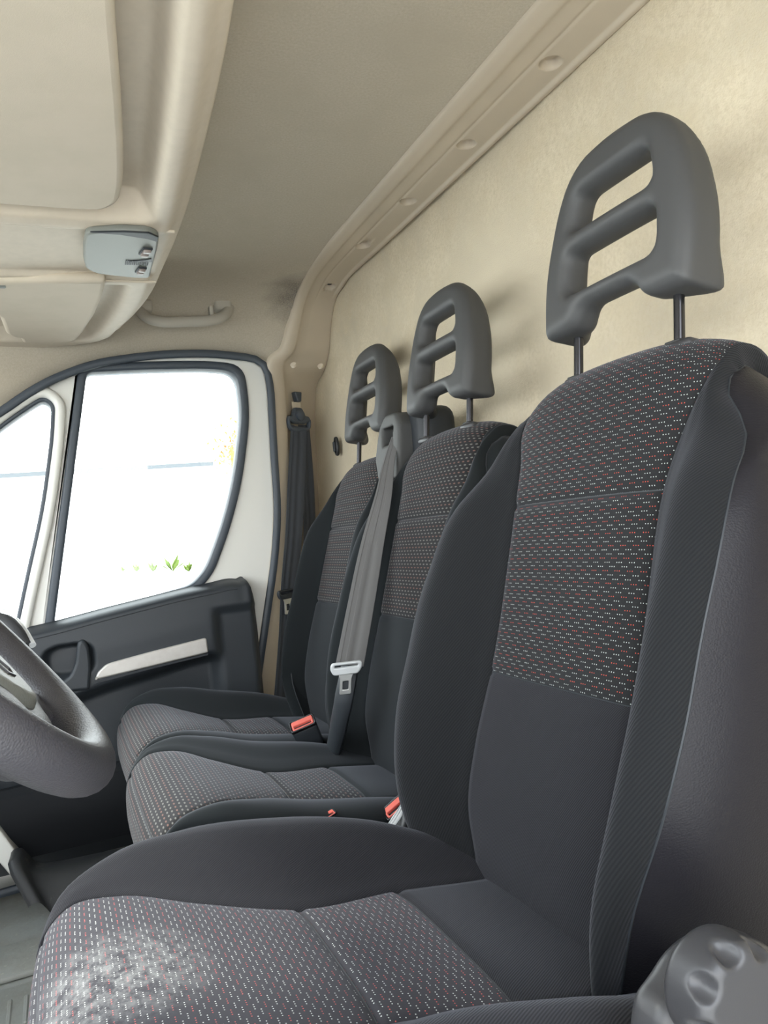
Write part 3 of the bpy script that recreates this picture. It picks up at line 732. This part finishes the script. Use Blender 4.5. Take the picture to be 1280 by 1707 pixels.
def tongue(name, c, sx, up, scale, parent, m_cross, m_steel):
    """crossbar with a slot above a steel plate with its window; sx across, up along the strap"""
    sx = Vector(sx).normalized(); up = Vector(up).normalized(); n = sx.cross(up)
    if n.dot(Vector(CAM)-Vector(c)) < 0: n = -n
    Mx = Matrix(((sx.x, up.x, n.x, c[0]), (sx.y, up.y, n.y, c[1]), (sx.z, up.z, n.z, c[2]), (0, 0, 0, 1))) @ Matrix.Scale(scale, 4)
    cross = [tuple(p) for p in rounded([(-.026, -.010), (.026, -.010), (.034, .004), (.032, .016), (-.032, .016), (-.034, .004)], .006, 4)]
    slot = [tuple(p) for p in rounded([(-.0245, .006), (.0245, .006), (.0245, .0105), (-.0245, .0105)], .002, 3)]
    v, f = plate(cross, [slot], .011, .003, Mx); a = obj('tongue_crossbar', v, f, m_cross, parent, angle=50)
    pl = [tuple(p) for p in rounded([(-.016, -.008), (.016, -.008), (.012, -.020), (.0125, -.052), (-.0125, -.052), (-.012, -.020)], .004, 4)]
    wn_ = [tuple(p) for p in rounded([(-.006, -.024), (.006, -.024), (.006, -.042), (-.006, -.042)], .0015, 3)]
    v, f = plate(pl, [wn_], .0035, .001, Mx); b = obj('tongue_plate', v, f, m_steel, parent, angle=50)
    v, f = plate([(-.0065, -.0235), (.0065, -.0235), (.0065, -.0425), (-.0065, -.0425)], [], .001, 0, Mx @ Matrix.Translation((0, 0, -.0035))); obj('tongue_window', v, f, M['seal'], parent)

pb = thing('seat_belt', 'dark grey seat belt hanging on the beige pillar beside the passenger door', 'seat belt', (.6, 2.05, .5))
c = P(497, 700, 'y', 2.06)
# webbing
A = [P(498, 712, 'y', 2.055), P(494, 800, 'y', 2.03), P(489, 900, 'y', 2.0), P(481, 985, 'y', 1.975), P(478, 1060, 'y', 1.98), P(472, 1150, 'y', 1.99), P(468, 1210, 'y', 1.99)]
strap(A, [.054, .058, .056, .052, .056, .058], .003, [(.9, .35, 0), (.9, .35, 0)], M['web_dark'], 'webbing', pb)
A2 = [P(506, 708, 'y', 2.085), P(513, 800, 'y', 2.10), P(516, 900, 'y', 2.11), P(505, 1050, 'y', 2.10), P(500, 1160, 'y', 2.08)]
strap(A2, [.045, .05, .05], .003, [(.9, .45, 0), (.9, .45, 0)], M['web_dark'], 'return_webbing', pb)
# D-ring: eared bracket with a slot and a bolt cap
sx = Vector((.9, .44, 0)).normalized(); n = Vector((sx.y, -sx.x, 0)); Mx = Matrix(((sx.x, 0, n.x, c[0]), (sx.y, 0, n.y, c[1]), (sx.z, 1, n.z, c[2]), (0, 0, 0, 1))) @ Matrix.Scale(1.14, 4)
dr = [tuple(p) for p in rounded([(-.014, .030), (.014, .030), (.020, .010), (.034, .010), (.041, -.004), (.036, -.022), (.024, -.030), (-.024, -.030), (-.036, -.022), (-.041, -.004), (-.034, .010), (-.020, .010)], .008, 5)]
sl = [tuple(p) for p in rounded([(-.032, -.004), (-.020, -.010), (.020, -.010), (.032, -.004), (.028, -.018), (-.028, -.018)], .003, 3)]
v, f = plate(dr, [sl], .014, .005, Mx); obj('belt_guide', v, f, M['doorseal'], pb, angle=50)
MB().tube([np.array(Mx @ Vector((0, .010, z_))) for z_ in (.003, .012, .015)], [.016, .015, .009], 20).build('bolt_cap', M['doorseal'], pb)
c2 = P(495, 662, 'y', 2.085); M2 = Matrix(((sx.x, 0, n.x, c2[0]), (sx.y, 0, n.y, c2[1]), (sx.z, 1, n.z, c2[2]), (0, 0, 0, 1)))
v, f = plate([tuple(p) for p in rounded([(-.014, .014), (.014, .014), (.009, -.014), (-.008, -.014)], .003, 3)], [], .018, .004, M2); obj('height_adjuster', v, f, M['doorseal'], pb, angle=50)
v, f = plate([(-.019, -.014), (.014, -.014), (.014, -.040), (-.019, -.040)], [(-.012, -.018), (.009, -.018), (.009, -.036), (-.012, -.036)][:0], .004, .001, M2 @ Matrix.Translation((0, 0, -.004))); obj('adjuster_slide', v, f, M['visor'], pb, angle=50)
t = P(479, 992, 'y', 1.966); tongue('t', t, (.9, .35, .02), (.03, -.02, 1), .95, pb, M['seal'], M['steel'])

mbelt = thing('seat_belt', 'grey webbing seat belt crossing between the two bench backrests with a pale tongue', 'seat belt', (.5, 1.33, .75))
B = [P(660, 727, 'x', .617), P(650, 762, 'x', .592), P(638, 830, 'x', .55), P(622, 900, 'x', .515), P(603, 1000, 'x', .47), P(583, 1108, 'x', .425)]
strap(B, [.022, .029, .038, .044, .046, .046], .003, [(.45, -.85, .1), (.8, -.6, .0), (.92, -.4, 0)], M['web'], 'webbing', mbelt)
B2 = [P(583, 1112, 'x', .425), P(576, 1150, 'x', .412), P(566, 1200, 'x', .41), P(555, 1255, 'x', .42)]
mb = MB(); pts = arc(B2, 16)
mb.tube(pts, [.021]*4+[.022]*6+[.021]*6, 14, flat=.5, up=(-1, -.3, .2)); mb.build('stalk_sleeve', M['seal'], mbelt)
t = P(577, 1116, 'x', .405); tongue('t', t, (.92, -.4, .02), (.10, -.13, 1), .76, mbelt, M['chrome_pl'], M['steel'])

def buckle(label, c, axis, wid, lean=0.0, scale=1.0):
    """black push-button buckle, its mouth framed in red"""
    o = thing('belt_buckle', label, 'buckle', tuple(c))
    ax = Vector(axis).normalized(); w = Vector(wid).normalized(); w = (w-ax*w.dot(ax)).normalized(); n = w.cross(ax)
    Mx = Matrix(((w.x, n.x, ax.x, c[0]), (w.y, n.y, ax.y, c[1]), (w.z, n.z, ax.z, c[2]), (0, 0, 0, 1))) @ Matrix.Scale(scale, 4)
    MB().box((-.018, -.011, -.075), (.018, .011, 0), .004, 3, M=Mx).build('body', M['seal'], o)
    v, f = plate([tuple(p) for p in rounded([(-.0155, -.009), (.0155, -.009), (.0155, .009), (-.0155, .009)], .003, 3)], [tuple(p) for p in rounded([(-.0125, -.0005), (.0125, -.0005), (.0125, .0065), (-.0125, .0065)], .001, 3)] and [[tuple(p) for p in rounded([(-.0125, .000), (.0125, .000), (.0125, .0065), (-.0125, .0065)], .001, 3)]], .006, .001, Mx @ Matrix.Translation((0, 0, .001)))
    obj('red_button', v, f, M['red'], o, angle=40)
    v, f = plate([tuple(p) for p in rounded([(-.0185, -.0115), (.0185, -.0115), (.0185, .0115), (-.0185, .0115)], .003, 3)], [[tuple(p) for p in rounded([(-.0162, -.0095), (.0162, -.0095), (.0162, .0095), (-.0162, .0095)], .003, 3)]], .005, .001, Mx @ Matrix.Translation((0, 0, .0015)))
    obj('rim', v, f, M['rod'], o, angle=40)
    return o
buckle('black buckle with red button standing between the two bench cushions', P(505, 1208, 'y', 1.36), (-.30, -.30, .75), (.85, -.30, .42), scale=1.3)
b2 = buckle('black buckle with red button between driver seat and bench', P(660, 1347, 'y', .93), (-.45, -.25, .7), (.85, -.1, .5), scale=1.0)
stk = thing('buckle_strap', 'pale grey strap and black stalk beside the driver seat back', 'strap', tuple(P(665, 1370, 'y', .90)))
strap([P(680, 1325, 'y', .90), P(668, 1352, 'y', .89), P(650, 1380, 'y', .885), P(638, 1400, 'y', .88)], [.006, .010, .010, .008], .004, [(.8, 0, .5), (.8, 0, .5)], M['chrome_pl'], 'pale_strap', stk)
MB().box((-.02, -.012, -.05), (.02, .012, .02), .005, 3, M=Matrix.Translation(P(690, 1372, 'y', .885)) @ Matrix.Rotation(.5, 4, 'Y')).build('stalk', M['black'], stk)
b3 = buckle('tiny red topped buckle peeking over the driver cushion edge', P(548, 1359, 'y', .93), (-.2, -.3, .9), (.9, .2, 0), scale=.5)

# ------------------------------------------------------------------ plug on the bulkhead
pg_ = thing('bulkhead_plug', 'small black oval plug on the felt bulkhead above the far seat', 'plug', tuple(P(561, 744, 'x', .75)))
c = P(561, 744, 'x', .748)
ov = [(c[1]+.013*math.cos(t), c[2]+.027*math.sin(t)) for t in np.linspace(0, 2*math.pi, 28, endpoint=False)]
v, f = plate(ov, [], .010, .004, YZ(.748)); obj('rim', v, f, M['black'], pg_, angle=50)
MB().box((.737, c[1]-.005, c[2]-.016), (.746, c[1]+.005, c[2]+.014), .004, 3).build('centre_cap', M['seal'], pg_)

# ------------------------------------------------------------------ grab handle
gh = thing('grab_handle', 'beige grab handle above the passenger door window', 'handle', (.36, 1.93, 1.73))
y0 = 1.90
hp = [P(u, v, 'y', y) for u, v, y in [(228, 508, 1.93), (236, 522, 1.915), (250, 532, 1.90), (268, 536, 1.895), (310, 536, 1.895), (350, 534, 1.895), (366, 530, 1.90), (378, 521, 1.915), (382, 510, 1.935)]]
MB().tube(arc(hp, 40), .0135, 12, flat=.75, up=(0, 1, 0)).build('grip', M['handle'], gh)
for (u, v) in ((238, 512), (370, 511)):
    p = P(u, v, 'y', 1.935); MB().box((p[0]-.022, 1.915, p[2]-.014), (p[0]+.022, 1.96, p[2]+.016), .008, 3).build('mounting_foot', M['handle'], gh)
p = P(352, 518, 'y', 1.90); MB().box((p[0]-.005, 1.895, p[2]-.014), (p[0]+.005, 1.915, p[2]+.012), .002, 2).build('coat_hook', M['handle'], gh)

# ------------------------------------------------------------------ overhead shelf
EDG = np.array([(.20, -.05), (.20, .30), (.198, .60), (.203, .694), (.212, .786), (.228, 1.027), (.237, 1.28), (.233, 1.50), (.228, 1.642), (.206, 1.80), (.190, 1.876), (.150, 1.945), (.09, 1.972), (-.07, 2.0), (-.5, 1.97)])
EY = EDG[:11, 1]; EX = EDG[:11, 0]
sh = thing('overhead_shelf', 'cream overhead storage shelf with recessed visors and lamp above the windscreen', 'shelf', (-.1, 1.0, 1.66))
def shelf_x1(y):
    if y <= 1.876: return float(crv(EY, EX, y)[0])
    k = (y-1.876)/(2.0-1.876); return .190-.26*(1-math.sqrt(max(0, 1-k*k)))*1.0
def shelf_z(x, y, x1):
    d = x1-x
    z = 1.66+.0
    z += .022*(1-sm(.0, .030, d))           # outer lip rolls up to the rear
    # centre bay behind the visor is hollowed
    if True:
        bay = sm(.045, .075, d)*sm(1.225, 1.20, y)          # driver visor bay
        z += .046*bay
        mid = sm(.012, .03, d)*sm(1.262, 1.272, y)*sm(1.488, 1.478, y)
        z += .010*mid
        pas = sm(.050, .085, d)*sm(1.515, 1.53, y)*sm(1.93, 1.90, y)
        z += .026*pas
        z += -.004*sm(.010, .03, d)*np.exp(-((y-1.243)/.012)**2)
    return z
mb = MB(); G = []
for y in np.concatenate([np.linspace(-.05, 1.15, 50), np.linspace(1.16, 1.55, 90), np.linspace(1.56, 1.90, 40), 2.0-.078*(1-np.linspace(0, 1, 16))**2]):
    x1 = shelf_x1(y); row = []
    for k in np.concatenate([[0, .2, .4], np.linspace(.5, 1, 60)]):
        x = -.50+(x1+.50)*k; row.append((x, y, shelf_z(x, y, x1)))
    x1b = x1
    for dx, dz in ((.004, .028), (.006, .045), (.010, .075), (.016, .11), (.020, .15)): row.append((x1+dx, y, 1.66+dz))
    G.append(row)
mb.grid(np.array(G), flip=True)
mb.build('shelf_body', M['shelf'], sh, True, 80)
# end wall of the shelf
row = G[-1]; MB().grid(np.array([[p for p in row], [(p[0], 1.99, p[2]+.02) for p in row]]), flip=True).build('end_wall', M['shelf'], sh)
# thin raised beads either side of the lamp bay
for (ya, yb, dy) in ((1.255, 1.245, 0), (1.507, 1.490, 0)):
    pts = [(x, ya+(yb-ya)*k, 1.659) for k, x in zip(np.linspace(0, 1, 16), np.linspace(-.30, .222, 16))]
    MB().tube(pts, .0028, 8).build('bead', M['shelf'], sh)
# driver visor
vis = [(-.45, .30), (.075, .30), (.084, .55), (.094, .722), (.111, .866), (.125, 1.0), (.131, 1.09), (.130, 1.15), (.112, 1.180), (.07, 1.184), (-.03, 1.183), (-.45, 1.18)]
vis = [tuple(p) for p in rounded(vis, [.02, .02, .05, .05, .05, .05, .04, .025, .025, .03, .05, .02], 5)]
def visor(name, label, poly, z, m='visor'):
    v, f = plate(poly, [], .020, .009, XY(z), res=3)
    o = thing(name, label, 'sun visor', (0, 0, z)); obj('visor_pad', v, f, M[m], o, angle=60); return o
dv = visor('sun_visor', 'large cream sun visor folded up nearest the camera', vis, 1.666)
pv_ = [(p[0], p[1]) for p in [P(u, v, 'z', 1.652) for u, v in [(-120, 472), (0, 470), (100, 468), (177, 468), (172, 492), (158, 525), (140, 553), (127, 567), (112, 571), (60, 573), (37, 571), (33, 563), (22, 562), (10, 556), (0, 530), (-40, 500)]]]
pv_ = [tuple(p) for p in rounded(pv_, .008, 4)]
pv = visor('sun_visor', 'small cream sun visor flap beyond the roof lamp on passenger side', pv_, 1.660)
c = P(2, 478, 'z', 1.65)
MB().box((c[0]-.03, c[1]-.008, 1.648), (c[0]+.008, c[1]+.006, 1.656), .003, 2).build('hinge_clip', M['lampbezel'], pv)

# roof lamp
lp = [(p[0], p[1]) for p in [P(u, v, 'z', 1.648) for u, v in [(143, 386), (200, 382), (245, 384), (265, 391), (263, 410), (249, 461), (236, 462), (200, 459), (160, 454), (143, 446), (139, 430), (139, 408)]]]
lp = [tuple(p) for p in rounded(lp, .012, 5)]
lamp = thing('roof_lamp', 'grey roof lamp with two rocker switches and ribbed grille', 'lamp', (.15, 1.36, 1.65))
v, f = plate(lp, [], .012, .004, XY(1.651)); obj('lens', v, f, M['lampbezel'], lamp, angle=50)
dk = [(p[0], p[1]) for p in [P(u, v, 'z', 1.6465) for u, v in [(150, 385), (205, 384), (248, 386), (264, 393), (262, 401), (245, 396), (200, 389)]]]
v, f = plate(dk, [], .003, .001, XY(1.6452)); obj('painted_shadow', v, f, M['seal'], lamp, angle=50)  # dark plate painted as the shadow along the lamp's top
for (u, v_, w_, h_) in ((243, 420, .012, .013), (235, 451, .011, .011)):
    p = P(u, v_, 'z', 1.643); Mx = Matrix.Translation((p[0], p[1], 1.643)) @ Matrix.Rotation(.15, 4, 'Z')
    a = MB().box((-w_/2-.002, -h_-.002, -.001), (w_/2+.002, h_+.002, .004), .001, 2, M=Mx).build('switch_frame', M['seal'], lamp)
    MB().box((-w_/2, -h_, -.004), (w_/2, 0, .002), .002, 2, M=Mx @ Matrix.Rotation(.15, 4, 'X')).box((-w_/2, .001, -.004), (w_/2, h_, .002), .002, 2, M=Mx @ Matrix.Rotation(-.15, 4, 'X')).build('rocker', M['rocker'], a)
for k in range(13):
    p = P(210+k*3.05, 437.2+k*.1, 'z', 1.6445); MB().box((p[0]-.0009, p[1]-.010, 1.6435), (p[0]+.0009, p[1]+.010, 1.647)).build('grille_rib', M['seal'], lamp, smooth=False)
dk = [(p[0], p[1]) for p in [P(u, v, 'z', 1.6465) for u, v in [(215, 433.5), (240, 431), (252, 429), (253, 434)]]]
v, f = plate(dk, [], .003, .0, XY(1.6448)); obj('grille_recess', v, f, M['seal'], lamp)

# ------------------------------------------------------------------ steering wheel
be = math.radians(50); wR = .190; P0 = np.array([.012, .64, .997]); wdir = np.array([-math.cos(be), 0, math.sin(be)]); wn_v = np.array([math.sin(be), 0, math.cos(be)])
WC = P0+wdir*(wR-.016)
sw = thing('steering_wheel', 'dark grey steering wheel with pale airbag boss at left edge', 'steering wheel', tuple(WC))
def wpt(a, r, h=0.0):   # a = 0 towards the driver
    return WC-wdir*r*math.cos(a)+np.array([0, 1, 0])*r*math.sin(a)+wn_v*h
G = []
for a in np.linspace(0, 2*math.pi, 96, endpoint=False):
    flat = .5+.5*math.cos(a); row = []
    for t in np.linspace(0, 2*math.pi, 20, endpoint=False):
        rx = .0165+.003*max(0, math.cos(a))**2; rz = .0185
        row.append(wpt(a, wR-.016+rx*math.cos(t), rz*math.sin(t)))
    G.append(row)
MB().grid(np.array(G), closed_u=True, closed_v=True, flip=True).build('rim', M['wheel'], sw)
# boss + lower spokes
def boss(X, Y, Z):
    # local: X along -wdir (to driver), Y across, Z along the axis
    d = (np.sqrt(((X-.036)/1.25)**2+(Y/.95)**2)-.092)
    r = .018; qx = d+r; qy = np.abs(Z+.022)-.024+r
    b = np.sqrt(np.maximum(qx, 0)**2+np.maximum(qy, 0)**2)+np.minimum(np.maximum(qx, qy), 0)-r
    out = b
    for sx_, sy_ in ((.84, .54), (.84, -.54), (-.2, .98), (-.2, -.98)):
        t = np.clip(X*sx_+Y*sy_, 0, .160); dd = np.sqrt((X-t*sx_)**2+(Y-t*sy_)**2)-(.024-.03*(t-.1)*0)
        q1 = dd+.008; q2 = np.abs(Z+.010)-.009+.008
        s_ = np.sqrt(np.maximum(q1, 0)**2+np.maximum(q2, 0)**2)+np.minimum(np.maximum(q1, q2), 0)-.008
        out = smin(out, s_, .02)
    return out
v, f = nets(boss, (-.11, -.19, -.06), (.17, .19, .03), .0045)
v = np.array([WC-wdir*p[0]+np.array([0, 1, 0])*p[1]+wn_v*p[2] for p in v]); obj('spokes', v, f, M['wheel'], sw)
pad = [tuple(p) for p in rounded([(-.05, -.068), (.075, -.058), (.130, 0), (.075, .058), (-.05, .068), (-.068, 0)], .035, 6)]
Mw = Matrix(((-wdir[0], 0, wn_v[0], WC[0]), (-wdir[1], 1, wn_v[1], WC[1]), (-wdir[2], 0, wn_v[2], WC[2]), (0, 0, 0, 1)))
v, f = plate(pad, [], .022, .010, Mw @ Matrix.Translation((0, 0, -.001)), res=4); ab = obj('airbag_cover', v, f, M['airbag'], sw, angle=60)
em = [(-.012, -.010), (.010, -.012), (.016, 0), (.010, .012), (-.012, .010)]
v, f = plate(em, [inset(em, .003)], .002, .0005, Mw @ Matrix.Translation((.075, .0, .0105))); obj('emblem', v, f, M['greyplastic'], ab, angle=50)
# column shroud and stalk
cs = thing('column_shroud', 'dark instrument hood and stalk behind the steering wheel', 'shroud', tuple(WC-wn_v*.1))
MB().tube([WC-wn_v*.04, WC-wn_v*.10, WC-wn_v*.30, WC-wn_v*.54], [.045, .058, .068, .075], 20).build('shroud', M['dash'], cs)
hd = [P(u, v, 'y', y) for u, v, y in [(-20, 1022, .95), (8, 1031, .95), (26, 1034, .94), (38, 1048, .92), (55, 1076, .90)]]
MB().tube(arc(hd[2:], 20), [.0035]*20, 10).build('hood_rim', M['chrome_pl'], cs)
MB().tube(arc([P(-30, 1040, 'y', .93), P(8, 1042, 'y', .92), P(25, 1055, 'y', .91), P(42, 1078, 'y', .90)], 16), np.linspace(.014, .007, 16), 12).build('hood', M['dash'], cs)

# dashboard (forward of the frame; it shades the footwell)
mb = MB(); G = []
for y in np.linspace(.02, 1.93, 30):
    G.append([(x, y, z) for x, z in arc([(-1.12, 1.05), (-.8, 1.08), (-.60, 1.07), (-.50, 1.02), (-.47, .92), (-.48, .82), (-.52, .70), (-.62, .60), (-.85, .50), (-1.12, .42)], 24)])
tag(mb.grid(np.array(G)).build('dashboard', M['dash']), 'dark dashboard moulding along the front of the cab', 'dashboard')

# ------------------------------------------------------------------ footwell details
# white painted sill and black kick strip beside the bench
mb = MB(); pl = [P(u, v, 'y', 1.86) for u, v in [(-60, 1330), (0, 1384), (30, 1425), (30, 1475), (0, 1440), (-60, 1400)]]
v, f = plate([(p[0], p[2]) for p in pl], [], .05, .004, XZ(1.885)); o = obj('trim_4', v, f, M['white'], None, angle=40); tag(o, kind='structure')
kp = thing('sill_cover', 'scuffed black plastic sill cover bending along the passenger footwell', 'sill cover', (0, 1.75, FL))
G = []
TP = [(16, 1438), (22, 1432), (34, 1430), (44, 1438), (58, 1452), (75, 1455), (110, 1450), (180, 1435), (260, 1420)]
for u, v_ in TP:
    a = P(u, v_, 'y', 1.80); b = a.copy()
    bot = max(FL, a[2]-.085)
    G.append([(a[0], 1.86, a[2]), (a[0], 1.83, a[2]+.002), (a[0]-.004, 1.805, a[2]-.004), (a[0]+.000, 1.79, a[2]-.02), (a[0]+.012, 1.775, a[2]-.045), (a[0]+.03, 1.76, bot)])
MB().grid(crv(np.arange(len(G)), np.array(G).reshape(len(G), -1), np.linspace(0, len(G)-1, 50)).reshape(50, 6, 3), flip=True).build('cover', M['floorblk'], kp)
# raised floor mat step and ribs
mt = thing('floor_mat', 'dusty grey ribbed rubber mat in the footwell', 'mat', (-.3, 1.4, FL))
MB().box((-1.0, 1.10, FL+.001), (.06, 1.60, FL+.008), .003, 2).build('mat', M['rubber'], mt)
for k in range(7):
    x = -.165+.026*k
    for j in range(3):
        yy = 1.16+.15*j
        MB().box((x, yy, FL+.007), (x+.008, yy+.09, FL+.011), .002, 1).build('tread_rib', M['rubber'], mt)
MB().box((-1.0, 1.63, FL+.001), (.06, 1.77, FL+.012), .004, 2).build('mat_step', M['rubber'], mt)

# ------------------------------------------------------------------ recliner knob and side cover on the driver seat
kc = P(1206, 1652, 'y', .335); KR = .0315
def knob(X, Y, Z):   # axis along -Y
    r = np.sqrt(X*X+Z*Z); a = np.arctan2(Z, X)
    body_r = KR; q1 = r-body_r+.008+.06*(Y+.02)*0; q2 = np.abs(Y)-.017+.008
    b = np.sqrt(np.maximum(q1, 0)**2+np.maximum(q2, 0)**2)+np.minimum(np.maximum(q1, q2), 0)-.008
    for k in range(8):
        t = 2*math.pi*(k+.28)/8; px, pz = math.cos(t)*KR*1.0, math.sin(t)*KR*1.0
        # finger scallops open to the front rim
        dxy = np.sqrt((X-px)**2+(Z-pz)**2+((Y+.024)*.42)**2)-.0088
        b = smax(b, -dxy, .0022)
    return b
v, f = nets(knob, (-.036, -.022, -.036), (.036, .022, .036), .0012)
v = np.array([(p[0]+kc[0], p[1]+kc[1], p[2]+kc[2]) for p in v]); obj('recliner_knob', v, f, M['greyplastic'], ds)
cov = [(p[0], p[2]) for p in [P(u, v_, 'y', .390) for u, v_ in [(1040, 1760), (1043, 1690), (1052, 1648), (1075, 1620), (1100, 1580), (1128, 1555), (1160, 1540), (1200, 1535), (1235, 1550), (1275, 1590), (1330, 1640), (1400, 1700), (1380, 1900), (1040, 1900)]]]
cov = [tuple(p) for p in rounded(cov, .010, 4)]
v, f = plate(cov, [], .034, .012, XZ(.376), res=4); cv = obj('side_cover', v, f, M['greyplastic'], ds, angle=60)

# ------------------------------------------------------------------ outside
mb = MB(); mb.box((-250, -60, -.40), (150, 260, -.35)); g = mb.build('ground', M['concrete'], None, False); tag(g, kind='structure')
random.seed(9)
weeds = []
def weed(c, s, label):
    mb = MB()
    for k in range(26):
        a = random.uniform(0, 6.28); l = s*random.uniform(.5, 1.0); t = random.uniform(.3, 1.1)
        d = np.array([math.cos(a)*math.sin(t), math.sin(a)*math.sin(t), math.cos(t)]); side = np.array([-math.sin(a), math.cos(a), 0])*l*.13
        p = np.array(c); mb.add([p, p+d*l*.5+side, p+d*l, p+d*l*.5-side], [(0, 1, 2, 3)])
    o = mb.build('weed', M['leaf'], None, False); tag(o, label, 'weed', 'weeds along the kerb outside'); weeds.append(o)
for (u, s, lab) in ((205, .35, 'leftmost low weed clump on the kerb seen through the window'), (228, .45, 'second weed clump from the left on the kerb outside'), (255, .5, 'bushier weed clump at the middle of the kerb outside'),
                    (288, .75, 'tallest weed clump on the kerb outside the window'), (315, .45, 'rightmost weed clump beside the window edge outside')):
    p = P(u, 953, 'z', -.32); weed(p, s*1.9, lab)
p = P(90, 957, 'z', -.35); p2 = P(345, 957, 'z', -.35)
kb = MB().box((p[0]-10, p[1]+.0, -.35), (p2[0]+10, p[1]+.25, -.22)).build('kerb', M['concrete'], None, False); tag(kb, 'pale concrete kerb across the yard outside', 'kerb')

hs = thing('warehouse', 'long white low warehouse with grey roof edge far across the yard', 'building', (0, 150, -.35))
a = P(120, 790, 'y', 140); b = P(345, 784, 'y', 140)
MB().box((a[0]-75, 140, -.35), (b[0]+1, 180, a[2])).build('wall', M['vanwhite'], hs, False)
MB().box((a[0]-75.2, 139.6, a[2]), (b[0]+1.2, 180, a[2]+.7)).build('roof_edge', M['seal_far'], hs, False)
tp = thing('autumn_tree', 'rusty brown tree at the right edge of the window view', 'tree', tuple(P(384, 800, 'y', 30)))
c = P(386, 745, 'y', 30); MB().tube([(c[0], 30, -.3), (c[0], 30, c[2])], [.14, .08], 8).build('trunk', M['orange'], tp)
mb = MB(); random.seed(3)
for k in range(260):
    p = np.array([c[0]+random.gauss(0, .35), 30+random.gauss(0, .35), c[2]+random.gauss(-.1, .55)]); d = np.array([random.uniform(-1, 1) for _ in range(3)]); e = np.cross(d, (0, 0, 1)); e /= np.linalg.norm(e)
    mb.add([p, p+d*.10+e*.06, p+d*.2, p+d*.10-e*.06], [(0, 1, 2, 3)])
o = mb.build('foliage', M['orange'], tp, False)
